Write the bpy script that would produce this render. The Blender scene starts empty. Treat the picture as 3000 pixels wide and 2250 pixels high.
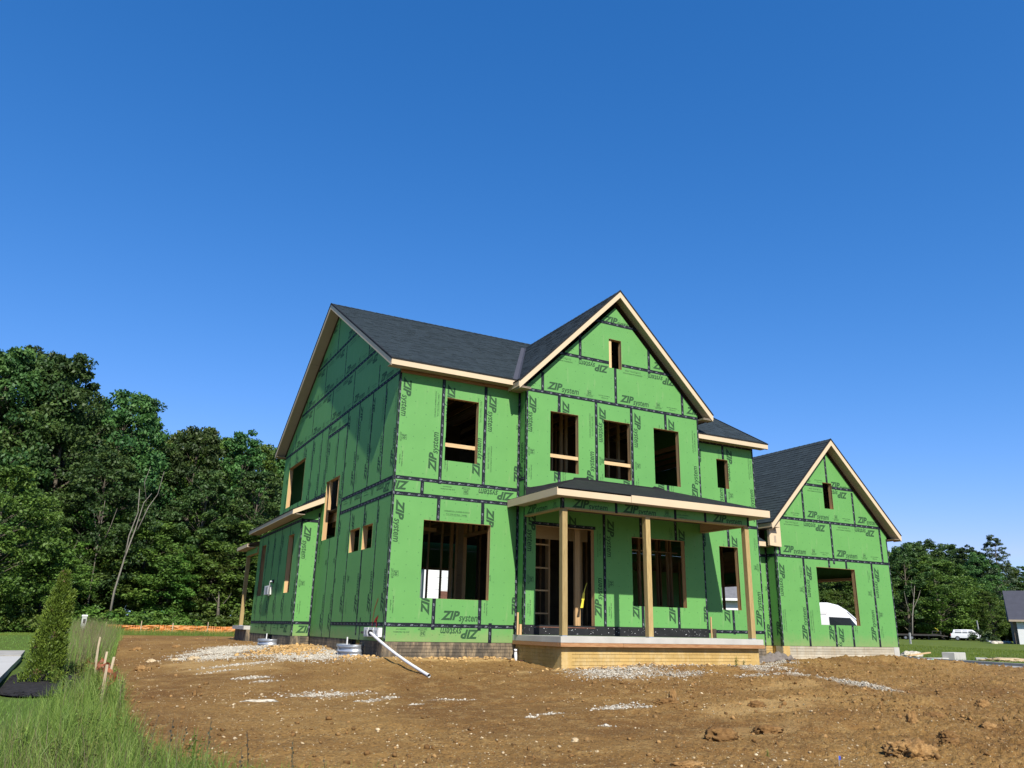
import bpy, bmesh, math, random
import numpy as np
from mathutils import Vector, Matrix
R = math.radians
scene = bpy.context.scene
col = scene.collection
random.seed(7)

# ------------------------------------------------------------------ camera
cam_data = bpy.data.cameras.new('camera')
cam = bpy.data.objects.new('camera', cam_data)
col.objects.link(cam)
CAM = Vector((-6.307, -18.169, 0.239))
def cam_axes(pitch, yaw, roll):
    cp, sp, cy, sy = math.cos(pitch), math.sin(pitch), math.cos(yaw), math.sin(yaw)
    f = Vector((sy*cp, cy*cp, sp)); r = Vector((cy, -sy, 0)); u = r.cross(f)
    return r*math.cos(roll) + u*math.sin(roll), u*math.cos(roll) - r*math.sin(roll), f
cr_, cu_, cf_ = cam_axes(0.302, 0.483, 0.021)
m = Matrix.Identity(4)
for i in range(3):
    m[i][0], m[i][1], m[i][2] = cr_[i], cu_[i], -cf_[i]
cam.matrix_world = Matrix.Translation(CAM) @ m
cam_data.sensor_fit = 'HORIZONTAL'
cam_data.sensor_width = 36.0
cam_data.lens = 2.297*36/3.0
cam_data.clip_start = 0.05
cam_data.clip_end = 3000
scene.camera = cam

# ------------------------------------------------------------------ sky, sun, exposure
SUN_DIR = Vector((0.165, 1.0, -0.97)).normalized()       # the way the light travels
SUN_EL = math.asin(-SUN_DIR.z)
SUN_AZ = math.atan2(-SUN_DIR.x, -SUN_DIR.y)
world = bpy.data.worlds.new('World')
scene.world = world
world.use_nodes = True
nt = world.node_tree
for n in list(nt.nodes): nt.nodes.remove(n)
sky = nt.nodes.new('ShaderNodeTexSky')
sky.sky_type = 'NISHITA'
sky.sun_disc = False
sky.sun_elevation = SUN_EL
sky.sun_rotation = SUN_AZ
sky.altitude = 300
sky.air_density = 1.0
sky.dust_density = 0.25
sky.ozone_density = 3.0
sp_ = nt.nodes.new('ShaderNodeSeparateColor'); cb_ = nt.nodes.new('ShaderNodeCombineColor')
nt.links.new(sky.outputs[0], sp_.inputs[0])
for i, (a, g, top) in enumerate(((.40, 1.6, 4.0), (1.05, .93, 6.0), (2.02, .79, 9.0))):   # deeper blue overhead, as a phone camera renders a clear sky
    p = nt.nodes.new('ShaderNodeMath'); p.operation = 'POWER'; p.inputs[1].default_value = g
    q = nt.nodes.new('ShaderNodeMath'); q.operation = 'MULTIPLY'; q.inputs[1].default_value = a
    r = nt.nodes.new('ShaderNodeMath'); r.operation = 'MINIMUM'; r.inputs[1].default_value = top
    nt.links.new(sp_.outputs[i], p.inputs[0]); nt.links.new(p.outputs[0], q.inputs[0]); nt.links.new(q.outputs[0], r.inputs[0]); nt.links.new(r.outputs[0], cb_.inputs[i])
bg = nt.nodes.new('ShaderNodeBackground')
bg.inputs['Strength'].default_value = 0.074
wo = nt.nodes.new('ShaderNodeOutputWorld')
nt.links.new(cb_.outputs[0], bg.inputs['Color'])
nt.links.new(bg.outputs[0], wo.inputs['Surface'])
sd = bpy.data.lights.new('sun', 'SUN')
sd.energy = 5.0
sd.angle = R(0.53)
sd.color = (1.0, 0.95, 0.86)
sun = bpy.data.objects.new('sun', sd)
col.objects.link(sun)
sun.location = (-10, -40, 40)
sun.rotation_euler = SUN_DIR.to_track_quat('-Z', 'Y').to_euler()
scene.view_settings.view_transform = 'Standard'
scene.view_settings.look = 'None'
scene.view_settings.exposure = 0.753
scene.view_settings.gamma = 1.0
scene.view_settings.use_curve_mapping = False
scene.render.engine = 'CYCLES'

# ------------------------------------------------------------------ numeric noise
def _hash(ix, iy, seed):
    h = (ix.astype(np.int64)*374761393 + iy.astype(np.int64)*668265263 + seed*974634777) & 0x7fffffff
    h = ((h ^ (h >> 13))*1274126177) & 0x7fffffff
    return ((h ^ (h >> 16)) & 0xffff)/65535.0
def vnoise(x, y, seed=0):
    ix, iy = np.floor(x), np.floor(y)
    fx, fy = x-ix, y-iy
    fx = fx*fx*fx*(fx*(fx*6-15)+10); fy = fy*fy*fy*(fy*(fy*6-15)+10)
    a, b = _hash(ix, iy, seed), _hash(ix+1, iy, seed)
    c, d = _hash(ix, iy+1, seed), _hash(ix+1, iy+1, seed)
    return (a+(b-a)*fx)*(1-fy)+(c+(d-c)*fx)*fy
def fbm(x, y, oct=4, seed=0, gain=0.5):
    s = 0; a = 1; t = 0
    for i in range(oct):
        s = s+a*(vnoise(x, y, seed+i*17)*2-1); t += a
        a *= gain; x = x*2.03+11.3; y = y*2.03-7.1
    return s/t
def ridged(x, y, oct=3, seed=0):
    s = 0; a = 1; t = 0
    for i in range(oct):
        s = s+a*(1-abs(vnoise(x, y, seed+i*13)*2-1)); t += a
        a *= .5; x = x*2.1+3.3; y = y*2.1-5.1
    return s/t

# ------------------------------------------------------------------ materials
MATS = {}
ALB = .74      # overall reflectance level of every surface
class NB:
    def __init__(s, name):
        s.m = bpy.data.materials.new(name); s.m.use_nodes = True
        s.t = s.m.node_tree; s.b = s.t.nodes['Principled BSDF']; s.out = s.t.nodes['Material Output']
    def n(s, typ, **kw):
        o = s.t.nodes.new(typ)
        for k, v in kw.items():
            if k.startswith('i_'):
                kk = k[2:]; kk = int(kk) if kk.isdigit() else kk.replace('_', ' ')
                o.inputs[kk].default_value = v
            else: setattr(o, k, v)
        return o
    def l(s, a, b): s.t.links.new(a, b)
    def coords(s, kind='Object', scale=(1, 1, 1)):
        tc = s.n('ShaderNodeTexCoord'); mp = s.n('ShaderNodeMapping')
        mp.inputs['Scale'].default_value = scale
        s.l(tc.outputs[kind], mp.inputs['Vector']); return mp.outputs[0]
    def noise(s, v, scale, detail=5, rough=.55, w=None):
        o = s.n('ShaderNodeTexNoise'); o.inputs['Scale'].default_value = scale
        o.inputs['Detail'].default_value = detail; o.inputs['Roughness'].default_value = rough
        s.l(v, o.inputs['Vector']); return o.outputs[0]
    def ramp(s, f, pts):
        r = s.n('ShaderNodeValToRGB'); e = r.color_ramp.elements
        while len(e) < len(pts): e.new(.5)
        for k, (p, c) in enumerate(pts):
            e[k].position = p; e[k].color = (c[0], c[1], c[2], 1) if hasattr(c, '__len__') else (c, c, c, 1)
        s.l(f, r.inputs[0]); return r.outputs[0]
    def mix(s, f, a, b, mode='MIX'):
        o = s.n('ShaderNodeMix', data_type='RGBA', blend_type=mode)
        for sock, v in ((o.inputs[0], f), (o.inputs[6], a), (o.inputs[7], b)):
            if hasattr(v, 'node'): s.l(v, sock)
            else: sock.default_value = (v[0], v[1], v[2], 1) if hasattr(v, '__len__') else v
        return o.outputs[2]
    def math(s, op, a, b=0.0, clamp=False):
        o = s.n('ShaderNodeMath', operation=op, use_clamp=clamp)
        for sock, v in ((o.inputs[0], a), (o.inputs[1], b)):
            if hasattr(v, 'node'): s.l(v, sock)
            else: sock.default_value = v
        return o.outputs[0]
    def bump(s, h, strength=.3, dist=.01):
        o = s.n('ShaderNodeBump'); o.inputs['Strength'].default_value = strength
        o.inputs['Distance'].default_value = dist
        s.l(h, o.inputs['Height']); s.l(o.outputs[0], s.b.inputs['Normal'])
    def color(s, c):
        if hasattr(c, 'node'): s.l(s.mix(1.0, c, (ALB, ALB, ALB), 'MULTIPLY'), s.b.inputs['Base Color'])
        else: s.b.inputs['Base Color'].default_value = (c[0]*ALB, c[1]*ALB, c[2]*ALB, 1)
    def rough(s, r, spec=.5):
        if hasattr(r, 'node'): s.l(r, s.b.inputs['Roughness'])
        else: s.b.inputs['Roughness'].default_value = r
        s.b.inputs['Specular IOR Level'].default_value = spec
def plain(name, c, rough=.7, spec=.3, var=.12, scale=6, metal=0, bump=.15):
    b = NB(name); v = b.coords()
    n = b.noise(v, scale, 6)
    lo = tuple(max(0, x*(1-var)) for x in c); hi = tuple(x*(1+var) for x in c)
    b.color(b.ramp(n, [(.3, lo), (.7, hi)])); b.rough(rough, spec)
    b.b.inputs['Metallic'].default_value = metal
    if bump: b.bump(b.noise(v, scale*8, 4), bump, .004)
    MATS[name] = b.m; return b.m
def attr_tone(b, name='tone'):
    a = b.n('ShaderNodeAttribute'); a.attribute_name = name; return a.outputs['Fac']

# green weather-barrier sheathing: matt coated board, faint fastening dots, dust smears
def mk_zip():
    b = NB('green_sheathing'); v = b.coords()
    oi = b.n('ShaderNodeObjectInfo')
    base = b.ramp(b.noise(v, 1.3, 5), [(.3, (.118, .325, .080)), (.7, (.138, .365, .092))])
    base = b.mix(b.math('MULTIPLY', oi.outputs['Random'], .22), base, (.112, .325, .098))
    # printed dots on a 0.3 x 0.4 m grid
    sx = b.n('ShaderNodeSeparateXYZ'); b.l(v, sx.inputs[0])
    def cell(o, p):
        f = b.math('FRACT', b.math('MULTIPLY', o, 1/p)); return b.math('MULTIPLY', b.math('SUBTRACT', f, .5), p)
    dx, dz = cell(sx.outputs[0], .3048), cell(sx.outputs[2], .3048)
    d2 = b.math('ADD', b.math('POWER', b.math('ABSOLUTE', dx), 2.0), b.math('POWER', b.math('ABSOLUTE', dz), 2.0))
    dot = b.math('LESS_THAN', d2, .00017)
    base = b.mix(b.math('MULTIPLY', dot, .6), base, (.03, .11, .04))
    # dried mud / overspray
    sm = b.n('ShaderNodeTexCoord'); 
    st = b.coords('Object', (3, 3, .5))
    streak = b.ramp(b.noise(st, 2.2, 7, .65), [(.58, 0), (.8, 1)])
    base = b.mix(b.math('MULTIPLY', streak, .24), base, (.45, .46, .27))
    ge = b.n('ShaderNodeNewGeometry'); sg = b.n('ShaderNodeSeparateXYZ'); b.l(ge.outputs['Position'], sg.inputs[0])
    low = b.math('MULTIPLY', b.ramp(b.math('ADD', sg.outputs[2], b.math('MULTIPLY', b.noise(ge.outputs['Position'], 4, 6, .7), .7)), [(.18, 1), (.62, 0)]), .42)
    base = b.mix(low, base, (.36, .30, .15))     # mud splashed up the foot of the walls
    b.color(base); b.rough(.62, .3)
    b.bump(b.noise(b.coords('Object', (1, 1, 1)), 60, 5), .18, .004)
    MATS['zip'] = b.m
mk_zip()
plain('print', (.030, .085, .034), .7, .2, .2, 20, bump=0)
plain('tape', (.009, .013, .020), .75, .2, .35, 9, bump=.3)
plain('tape_print', (.25, .27, .30), .6, .3, .2, 30, bump=0)
plain('membrane', (.016, .017, .018), .8, .2, .35, 5, bump=.4)
plain('osb_edge', (.30, .19, .09), .85, .2, .2, 30)

def mk_wood(name, lo, hi, knot=(.18, .09, .035), axis='Z', rough=.75):
    b = NB(name); sc = {'Z': (9, 9, .8), 'X': (.8, 9, 9), 'Y': (9, .8, 9)}[axis]
    oi = b.n('ShaderNodeObjectInfo')
    tc = b.n('ShaderNodeTexCoord'); mp = b.n('ShaderNodeMapping'); mp.inputs['Scale'].default_value = sc
    ad = b.n('ShaderNodeVectorMath', operation='ADD'); b.l(tc.outputs['Object'], ad.inputs[0])
    b.l(oi.outputs['Location'], ad.inputs[1]); b.l(ad.outputs[0], mp.inputs[0]); v = mp.outputs[0]
    g = b.noise(v, 6, 6, .6)
    c = b.ramp(g, [(.3, lo), (.7, hi)])
    k = b.n('ShaderNodeTexVoronoi'); k.inputs['Scale'].default_value = 1.1; b.l(v, k.inputs['Vector'])
    kf = b.ramp(k.outputs['Distance'], [(.05, 1), (.13, 0)])
    c = b.mix(b.math('MULTIPLY', kf, .7), c, knot)
    hs = b.n('ShaderNodeHueSaturation'); b.l(c, hs.inputs['Color'])
    b.l(b.math('ADD', b.math('MULTIPLY', oi.outputs['Random'], .3), .85), hs.inputs['Value'])
    b.color(hs.outputs[0]); b.rough(rough, .3); b.bump(g, .25, .003)
    MATS[name] = b.m
mk_wood('lumber', (.50, .30, .135), (.62, .41, .20))
mk_wood('lumber_x', (.58, .38, .18), (.70, .49, .26), axis='X')
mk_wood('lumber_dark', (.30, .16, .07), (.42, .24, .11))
mk_wood('lumber_y', (.42, .25, .11), (.55, .35, .17), axis='Y')
mk_wood('treated', (.33, .225, .085), (.47, .345, .15), knot=(.12, .07, .03))
mk_wood('form_board', (.30, .13, .05), (.50, .28, .13), axis='X')
mk_wood('stake_wood', (.42, .33, .21), (.58, .47, .32))
plain('primed_trim', (.66, .515, .335), .6, .35, .04, 2, bump=.05)
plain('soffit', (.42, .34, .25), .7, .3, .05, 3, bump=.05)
plain('galvanized', (.52, .56, .62), .38, .5, .12, 8, metal=.55, bump=.05)
plain('pvc', (.80, .80, .80), .35, .5, .03, 3, bump=0)
plain('white_plastic', (.74, .74, .72), .45, .5, .05, 6, bump=.03)
plain('black_rubber', (.02, .02, .02), .6, .4, .3, 10)
plain('yellow_ribbon', (.75, .62, .05), .5, .4, .1, 10)
plain('red_spray', (.55, .03, .03), .7, .2, .2, 20, bump=0)
plain('white_chalk', (.62, .68, .6), .8, .2, .2, 20, bump=0)
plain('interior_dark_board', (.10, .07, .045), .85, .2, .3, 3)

def mk_shingle():
    b = NB('asphalt_shingle'); v = b.coords()
    t = attr_tone(b)
    c = b.ramp(t, [(0, (.014, .022, .028)), (.5, (.025, .037, .045)), (1, (.044, .062, .073))])
    gr = b.noise(v, 180, 3, .7)
    c = b.mix(.35, c, b.ramp(gr, [(.3, (.010, .016, .021)), (.7, (.073, .105, .12))]))
    b.color(c); b.rough(.9, .25); b.bump(gr, .5, .003); MATS['shingle'] = b.m
mk_shingle()
def mk_brick(name, lo, hi, stain, amt):
    b = NB(name); oi = b.n('ShaderNodeObjectInfo')
    tc = b.n('ShaderNodeNewGeometry'); v = tc.outputs['Position']
    n = b.noise(v, 1.7, 6, .6); t = attr_tone(b)
    c = b.mix(b.ramp(n, [(.35, 0), (.65, 1)]), lo, hi)
    hs = b.n('ShaderNodeHueSaturation'); b.l(c, hs.inputs['Color'])
    b.l(b.math('ADD', b.math('MULTIPLY', b.math('ADD', t, oi.outputs['Random']), .16), .84), hs.inputs['Value'])
    mp = b.n('ShaderNodeMapping'); mp.inputs['Scale'].default_value = (1.6, 1.6, .5); b.l(v, mp.inputs[0])
    s = b.ramp(b.noise(mp.outputs[0], 3, 7, .7), [(.48, 0), (.66, 1)])
    c2 = b.mix(b.math('MULTIPLY', s, amt), hs.outputs[0], stain)
    b.color(c2); b.rough(.85, .25); b.bump(b.noise(v, 45, 5), .35, .006); MATS[name] = b.m
mk_brick('coated_brick', (.080, .070, .055), (.17, .135, .092), (.40, .30, .18), .8)
mk_brick('tan_brick', (.50, .33, .105), (.60, .41, .15), (.66, .52, .28), .5)
mk_brick('pale_brick', (.44, .385, .285), (.52, .47, .36), (.36, .25, .12), .45)
plain('concrete', (.50, .48, .43), .8, .3, .10, 2.5, bump=.2)
plain('drive_concrete', (.50, .49, .465), .8, .3, .06, 1.2, bump=.1)
plain('kerb_concrete', (.36, .345, .31), .85, .3, .14, 3, bump=.2)
plain('asphalt', (.06, .06, .062), .9, .2, .15, 6)

def mk_dirt():
    b = NB('bare_dirt'); v = b.coords()
    n1 = b.noise(v, .35, 6, .6); n2 = b.noise(v, 3.2, 7, .68); n3 = b.noise(v, 22, 5, .65)
    c = b.mix(b.ramp(n1, [(.38, 0), (.62, 1)]), (.200, .102, .030), (.318, .182, .056))
    c = b.mix(b.math('MULTIPLY', b.ramp(n2, [(.5, 0), (.68, 1)]), .65), c, (.42, .270, .100))
    c = b.mix(b.math('MULTIPLY', b.ramp(n3, [(.34, 1), (.50, 0)]), .75), c, (.088, .042, .016))
    # small pale grit
    vo = b.n('ShaderNodeTexVoronoi'); vo.inputs['Scale'].default_value = 30; b.l(v, vo.inputs['Vector'])
    se = b.n('ShaderNodeSeparateColor'); b.l(vo.outputs['Color'], se.inputs[0])
    g = b.math('MULTIPLY', b.math('LESS_THAN', vo.outputs['Distance'], .26), b.math('GREATER_THAN', se.outputs[0], .74))
    c = b.mix(b.math('MULTIPLY', g, .7), c, (.50, .40, .22))
    sand = attr_tone(b, 'sand'); c = b.mix(sand, c, b.mix(n2, (.42, .26, .09), (.60, .41, .18)))
    pale = attr_tone(b, 'pale'); c = b.mix(b.math('MULTIPLY', pale, .65), c, (.40, .34, .25))
    b.color(c); b.rough(.92, .15)
    n4 = b.noise(v, 55, 4, .7); h = b.math('ADD', b.math('ADD', b.math('MULTIPLY', n2, 1.0), b.math('MULTIPLY', n3, .55)), b.math('MULTIPLY', n4, .22))
    b.bump(h, 1.0, .065); MATS['dirt'] = b.m
mk_dirt()
def mk_soil(name, lo, hi):
    b = NB(name); v = b.coords(); t = attr_tone(b)
    c = b.mix(b.ramp(b.noise(v, 9, 6, .65), [(.35, 0), (.65, 1)]), lo, hi)
    hs = b.n('ShaderNodeHueSaturation'); b.l(c, hs.inputs['Color'])
    b.l(b.math('ADD', b.math('MULTIPLY', t, .5), .75), hs.inputs['Value'])
    b.color(hs.outputs[0]); b.rough(.92, .15); b.bump(b.noise(v, 30, 5), .6, .02); MATS[name] = b.m
mk_soil('clod_soil', (.20, .105, .036), (.36, .215, .085))
mk_soil('clod_dark', (.13, .066, .022), (.23, .128, .046))
mk_soil('limestone', (.36, .32, .25), (.62, .57, .47))
mk_soil('tan_stone', (.36, .26, .14), (.60, .48, .31))
mk_soil('sand', (.42, .25, .09), (.58, .38, .165))
mk_soil('bark_mulch', (.020, .018, .018), (.05, .045, .045))
def mk_grass_ground(name, a, b_, c_):
    b = NB(name); v = b.coords()
    n1 = b.noise(v, .25, 6, .6); n2 = b.noise(v, 9, 5, .7)
    c = b.mix(b.ramp(n1, [(.35, 0), (.65, 1)]), a, b_)
    c = b.mix(b.math('MULTIPLY', b.ramp(n2, [(.45, 0), (.65, 1)]), .55), c, c_)
    b.color(c); b.rough(.9, .15); b.bump(n2, .8, .05); MATS[name] = b.m
mk_grass_ground('lawn_green', (.075, .120, .020), (.105, .155, .022), (.050, .082, .010))
mk_grass_ground('field_green', (.095, .135, .016), (.130, .165, .020), (.06, .09, .012))
def mk_leaf(name, a, b_, c_, trans=.35):
    b = NB(name); t = attr_tone(b)
    oi = b.n('ShaderNodeObjectInfo')
    c = b.ramp(t, [(0, a), (.5, b_), (1, c_)])
    hs = b.n('ShaderNodeHueSaturation'); b.l(c, hs.inputs['Color'])
    b.l(b.math('ADD', b.math('MULTIPLY', oi.outputs['Random'], .75), .60), hs.inputs['Value'])
    b.l(b.math('ADD', b.math('MULTIPLY', oi.outputs['Random'], .05), .470), hs.inputs['Hue'])
    b.color(hs.outputs[0]); b.rough(.55, .3)
    tr = b.n('ShaderNodeBsdfTranslucent'); b.l(b.mix(1.0, hs.outputs[0], (ALB, ALB, ALB), 'MULTIPLY'), tr.inputs[0])
    mx = b.n('ShaderNodeMixShader'); mx.inputs[0].default_value = trans
    b.l(b.b.outputs[0], mx.inputs[1]); b.l(tr.outputs[0], mx.inputs[2]); b.l(mx.outputs[0], b.out.inputs[0])
    MATS[name] = b.m
mk_leaf('leaf_dark', (.036, .090, .026), (.070, .150, .036), (.130, .225, .050))
mk_leaf('leaf_mid', (.060, .130, .022), (.110, .205, .032), (.180, .290, .048))
mk_leaf('leaf_grey', (.060, .085, .045), (.085, .115, .060), (.12, .15, .08))
mk_leaf('leaf_dead', (.10, .06, .03), (.15, .08, .035), (.2, .11, .05))
mk_leaf('cedar', (.068, .120, .014), (.130, .205, .022), (.220, .310, .036), .25)
mk_leaf('weed_blade', (.105, .180, .026), (.185, .270, .046), (.310, .380, .090), .35)
mk_leaf('lawn_blade', (.110, .200, .032), (.180, .300, .050), (.260, .390, .080), .35)
mk_leaf('field_blade', (.085, .125, .008), (.135, .170, .010), (.20, .22, .018), .35)
mk_leaf('seed_head', (.22, .20, .09), (.30, .26, .13), (.40, .34, .19), .3)
mk_leaf('dock_stalk', (.05, .05, .03), (.08, .07, .04), (.10, .08, .05), .1)
mk_leaf('orange_net', (1.0, .33, .07), (1.0, .42, .13), (1.0, .52, .24), .4)
plain('bark', (.13, .11, .085), .9, .15, .35, 5, bump=.6)
plain('bark_pale', (.22, .20, .165), .9, .15, .25, 5, bump=.5)
plain('bark_dead', (.16, .14, .11), .9, .15, .25, 5, bump=.5)
plain('white_paint', (.78, .78, .76), .5, .4, .03, 3, bump=0)
plain('white_siding', (.76, .76, .73), .6, .3, .03, 3, bump=.05)
plain('red_brick', (.16, .075, .05), .85, .2, .25, 8)
plain('grey_brick', (.20, .15, .11), .85, .2, .25, 8)
plain('dark_roof', (.030, .032, .042), .85, .2, .15, 4)
plain('slate_roof', (.060, .062, .080), .8, .25, .1, 2)
plain('grey_roof', (.17, .17, .18), .85, .2, .15, 4)
plain('car_white', (.80, .80, .80), .22, .6, .01, 2, bump=0)
plain('tyre', (.018, .018, .018), .8, .2, .2, 9)
plain('rim', (.45, .45, .46), .35, .5, .1, 9, metal=.7, bump=0)
plain('dark_metal', (.05, .045, .04), .6, .4, .3, 6)
plain('tail_red', (.45, .02, .02), .3, .5, .05, 6, bump=0)
plain('grey_post', (.35, .35, .34), .7, .3, .15, 6)
plain('ped_green', (.45, .47, .42), .6, .3, .1, 6)
plain('bag_white', (.48, .47, .46), .5, .4, .1, 9)
plain('bag_red', (.55, .06, .10), .5, .4, .1, 9)
plain('bag_green', (.10, .35, .16), .5, .4, .1, 9)
plain('grey_cloth', (.17, .145, .125), .85, .2, .25, 9)
plain('blue_flag', (.04, .08, .5), .5, .4, .1, 9)
plain('deck_wood', (.16, .12, .09), .85, .2, .3, 9)
def mk_glass():
    b = NB('window_glass'); b.color((.02, .025, .03)); b.rough(.06, .6); MATS['glass'] = b.m
mk_glass()

# ------------------------------------------------------------------ object helpers
WORLD = {}
def link(o, parent=None):
    col.objects.link(o)
    WORLD[o.name] = o.matrix_basis.copy()
    if parent is not None:
        o.parent = parent
        o.matrix_parent_inverse = WORLD[parent.name].inverted()
    return o
def tag(o, label=None, cat=None, group=None, kind=None):
    if label: o['label'] = label
    if cat: o['category'] = cat
    if group: o['group'] = group
    if kind: o['kind'] = kind
    return o
def thing(name, label, cat, loc, group=None, rz=0):
    o = bpy.data.objects.new(name, None); o.location = loc; o.rotation_euler = (0, 0, rz)
    o.empty_display_size = .3
    o.matrix_basis = Matrix.Translation(loc) @ Matrix.Rotation(rz, 4, 'Z')
    link(o); return tag(o, label, cat, group)
def copy_tree(root, loc, rz=0, scale=1, label=None, group=None, name=None):
    r = root.copy(); r.location = loc; r.rotation_euler = (0, 0, rz)
    r.scale = (scale, scale, scale) if not hasattr(scale, '__len__') else scale
    col.objects.link(r)
    if label: r['label'] = label
    if group: r['group'] = group
    for ch in list(root.children):
        c = ch.copy(); col.objects.link(c); c.parent = r
        for g in list(ch.children):
            d = g.copy(); col.objects.link(d); d.parent = c
    return r
class MB:
    """collects boxes, prisms, tubes... and links them as one mesh object"""
    def __init__(s): s.v = []; s.f = []; s.t = []
    def face(s, pts, tone=None):
        n = len(s.v); s.v += [tuple(p) for p in pts]; s.f.append(tuple(range(n, n+len(pts))))
        s.t.append(random.random() if tone is None else tone)
    def box(s, x0, y0, z0, x1, y1, z1, tone=None):
        n = len(s.v)
        s.v += [(x0, y0, z0), (x1, y0, z0), (x1, y1, z0), (x0, y1, z0), (x0, y0, z1), (x1, y0, z1), (x1, y1, z1), (x0, y1, z1)]
        t = random.random() if tone is None else tone
        for q in ((3, 2, 1, 0), (4, 5, 6, 7), (0, 1, 5, 4), (1, 2, 6, 5), (2, 3, 7, 6), (3, 0, 4, 7)):
            s.f.append(tuple(n+i for i in q)); s.t.append(t)
        return s
    def prism(s, poly, vec, tone=None):
        """polygon (3D points) pushed along vec, closed"""
        n = len(s.v); k = len(poly); vec = Vector(vec)
        s.v += [tuple(p) for p in poly]+[tuple(Vector(p)+vec) for p in poly]
        t = random.random() if tone is None else tone
        s.f.append(tuple(range(n+k-1, n-1, -1))); s.f.append(tuple(range(n+k, n+2*k)))
        for i in range(k):
            j = (i+1) % k; s.f.append((n+i, n+j, n+k+j, n+k+i))
        s.t += [t]*(k+2); return s
    def tube(s, pts, rad, seg=8, cap=True, tone=None):
        pts = [Vector(p) for p in pts]; rad = rad if hasattr(rad, '__len__') else [rad]*len(pts)
        n0 = len(s.v); t = random.random() if tone is None else tone
        for i, p in enumerate(pts):
            d = (pts[min(i+1, len(pts)-1)]-pts[max(i-1, 0)]).normalized()
            a = d.orthogonal().normalized() if abs(d.z) < .99 else Vector((1, 0, 0))
            if abs(d.z) < .99: a = Vector((0, 0, 1)).cross(d).normalized()
            b = d.cross(a)
            for k in range(seg):
                an = 2*math.pi*k/seg; s.v.append(tuple(p+(a*math.cos(an)+b*math.sin(an))*rad[i]))
        for i in range(len(pts)-1):
            for k in range(seg):
                a0 = n0+i*seg+k; a1 = n0+i*seg+(k+1) % seg
                s.f.append((a0, a1, a1+seg, a0+seg)); s.t.append(t)
        if cap:
            s.f.append(tuple(n0+k for k in reversed(range(seg)))); s.f.append(tuple(n0+(len(pts)-1)*seg+k for k in range(seg))); s.t += [t, t]
        return s
    def grid(s, fn, nu, nv, tone=None):
        n = len(s.v)
        for i in range(nu+1):
            for j in range(nv+1): s.v.append(tuple(fn(i/nu, j/nv)))
        for i in range(nu):
            for j in range(nv):
                a = n+i*(nv+1)+j; s.f.append((a, a+nv+1, a+nv+2, a+1)); s.t.append(random.random() if tone is None else tone)
        return s
    def mesh(s, name, tone=False):
        me = bpy.data.meshes.new(name); me.from_pydata(s.v, [], s.f)
        if tone:
            a = me.attributes.new('tone', 'FLOAT', 'FACE'); a.data.foreach_set('value', s.t)
        me.update(); return me
    def build(s, name, mat, parent=None, frame=None, tone=False, smooth=False, bevel=0, kind=None, label=None):
        me = s.mesh(name, tone); me.materials.append(MATS[mat])
        o = bpy.data.objects.new(name, me)
        if frame is not None: o.matrix_basis = frame
        link(o, parent)
        if smooth:
            me.polygons.foreach_set('use_smooth', [True]*len(me.polygons))
        if bevel:
            md = o.modifiers.new('bevel', 'BEVEL'); md.width = bevel; md.segments = 2; md.limit_method = 'ANGLE'
        if kind: o['kind'] = kind
        if label: o['label'] = label
        return o
def np_mesh(name, V, F, mat, parent=None, tone=None, smooth=False, attrs=None, loc=None):
    """V (n,3) F (m,k) numpy arrays"""
    me = bpy.data.meshes.new(name); n, k = F.shape
    me.vertices.add(len(V)); me.vertices.foreach_set('co', V.astype(np.float32).ravel())
    me.loops.add(n*k); me.loops.foreach_set('vertex_index', F.astype(np.int32).ravel())
    me.polygons.add(n); me.polygons.foreach_set('loop_start', np.arange(0, n*k, k, dtype=np.int32))
    try: me.polygons.foreach_set('loop_total', np.full(n, k, dtype=np.int32))
    except Exception: pass
    if tone is not None:
        a = me.attributes.new('tone', 'FLOAT', 'FACE'); a.data.foreach_set('value', tone.astype(np.float32))
    for nm, arr in (attrs or {}).items():
        a = me.attributes.new(nm, 'FLOAT', 'POINT'); a.data.foreach_set('value', arr.astype(np.float32))
    me.update(calc_edges=True)
    if smooth: me.polygons.foreach_set('use_smooth', np.ones(n, dtype=bool))
    me.materials.append(MATS[mat]); o = bpy.data.objects.new(name, me)
    if loc is not None: o.location = loc; o.matrix_basis = Matrix.Translation(loc)
    return link(o, parent)
def board(name, mat, parent, x0, y0, z0, x1, y1, z1, label=None):
    """a board whose origin sits in its middle so its grain differs from its neighbour's"""
    cx, cy, cz = (x0+x1)/2, (y0+y1)/2, (z0+z1)/2
    b = MB().box(x0-cx, y0-cy, z0-cz, x1-cx, y1-cy, z1-cz)
    return b.build(name, mat, parent, frame=Matrix.Translation((cx, cy, cz)), label=label)
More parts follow.
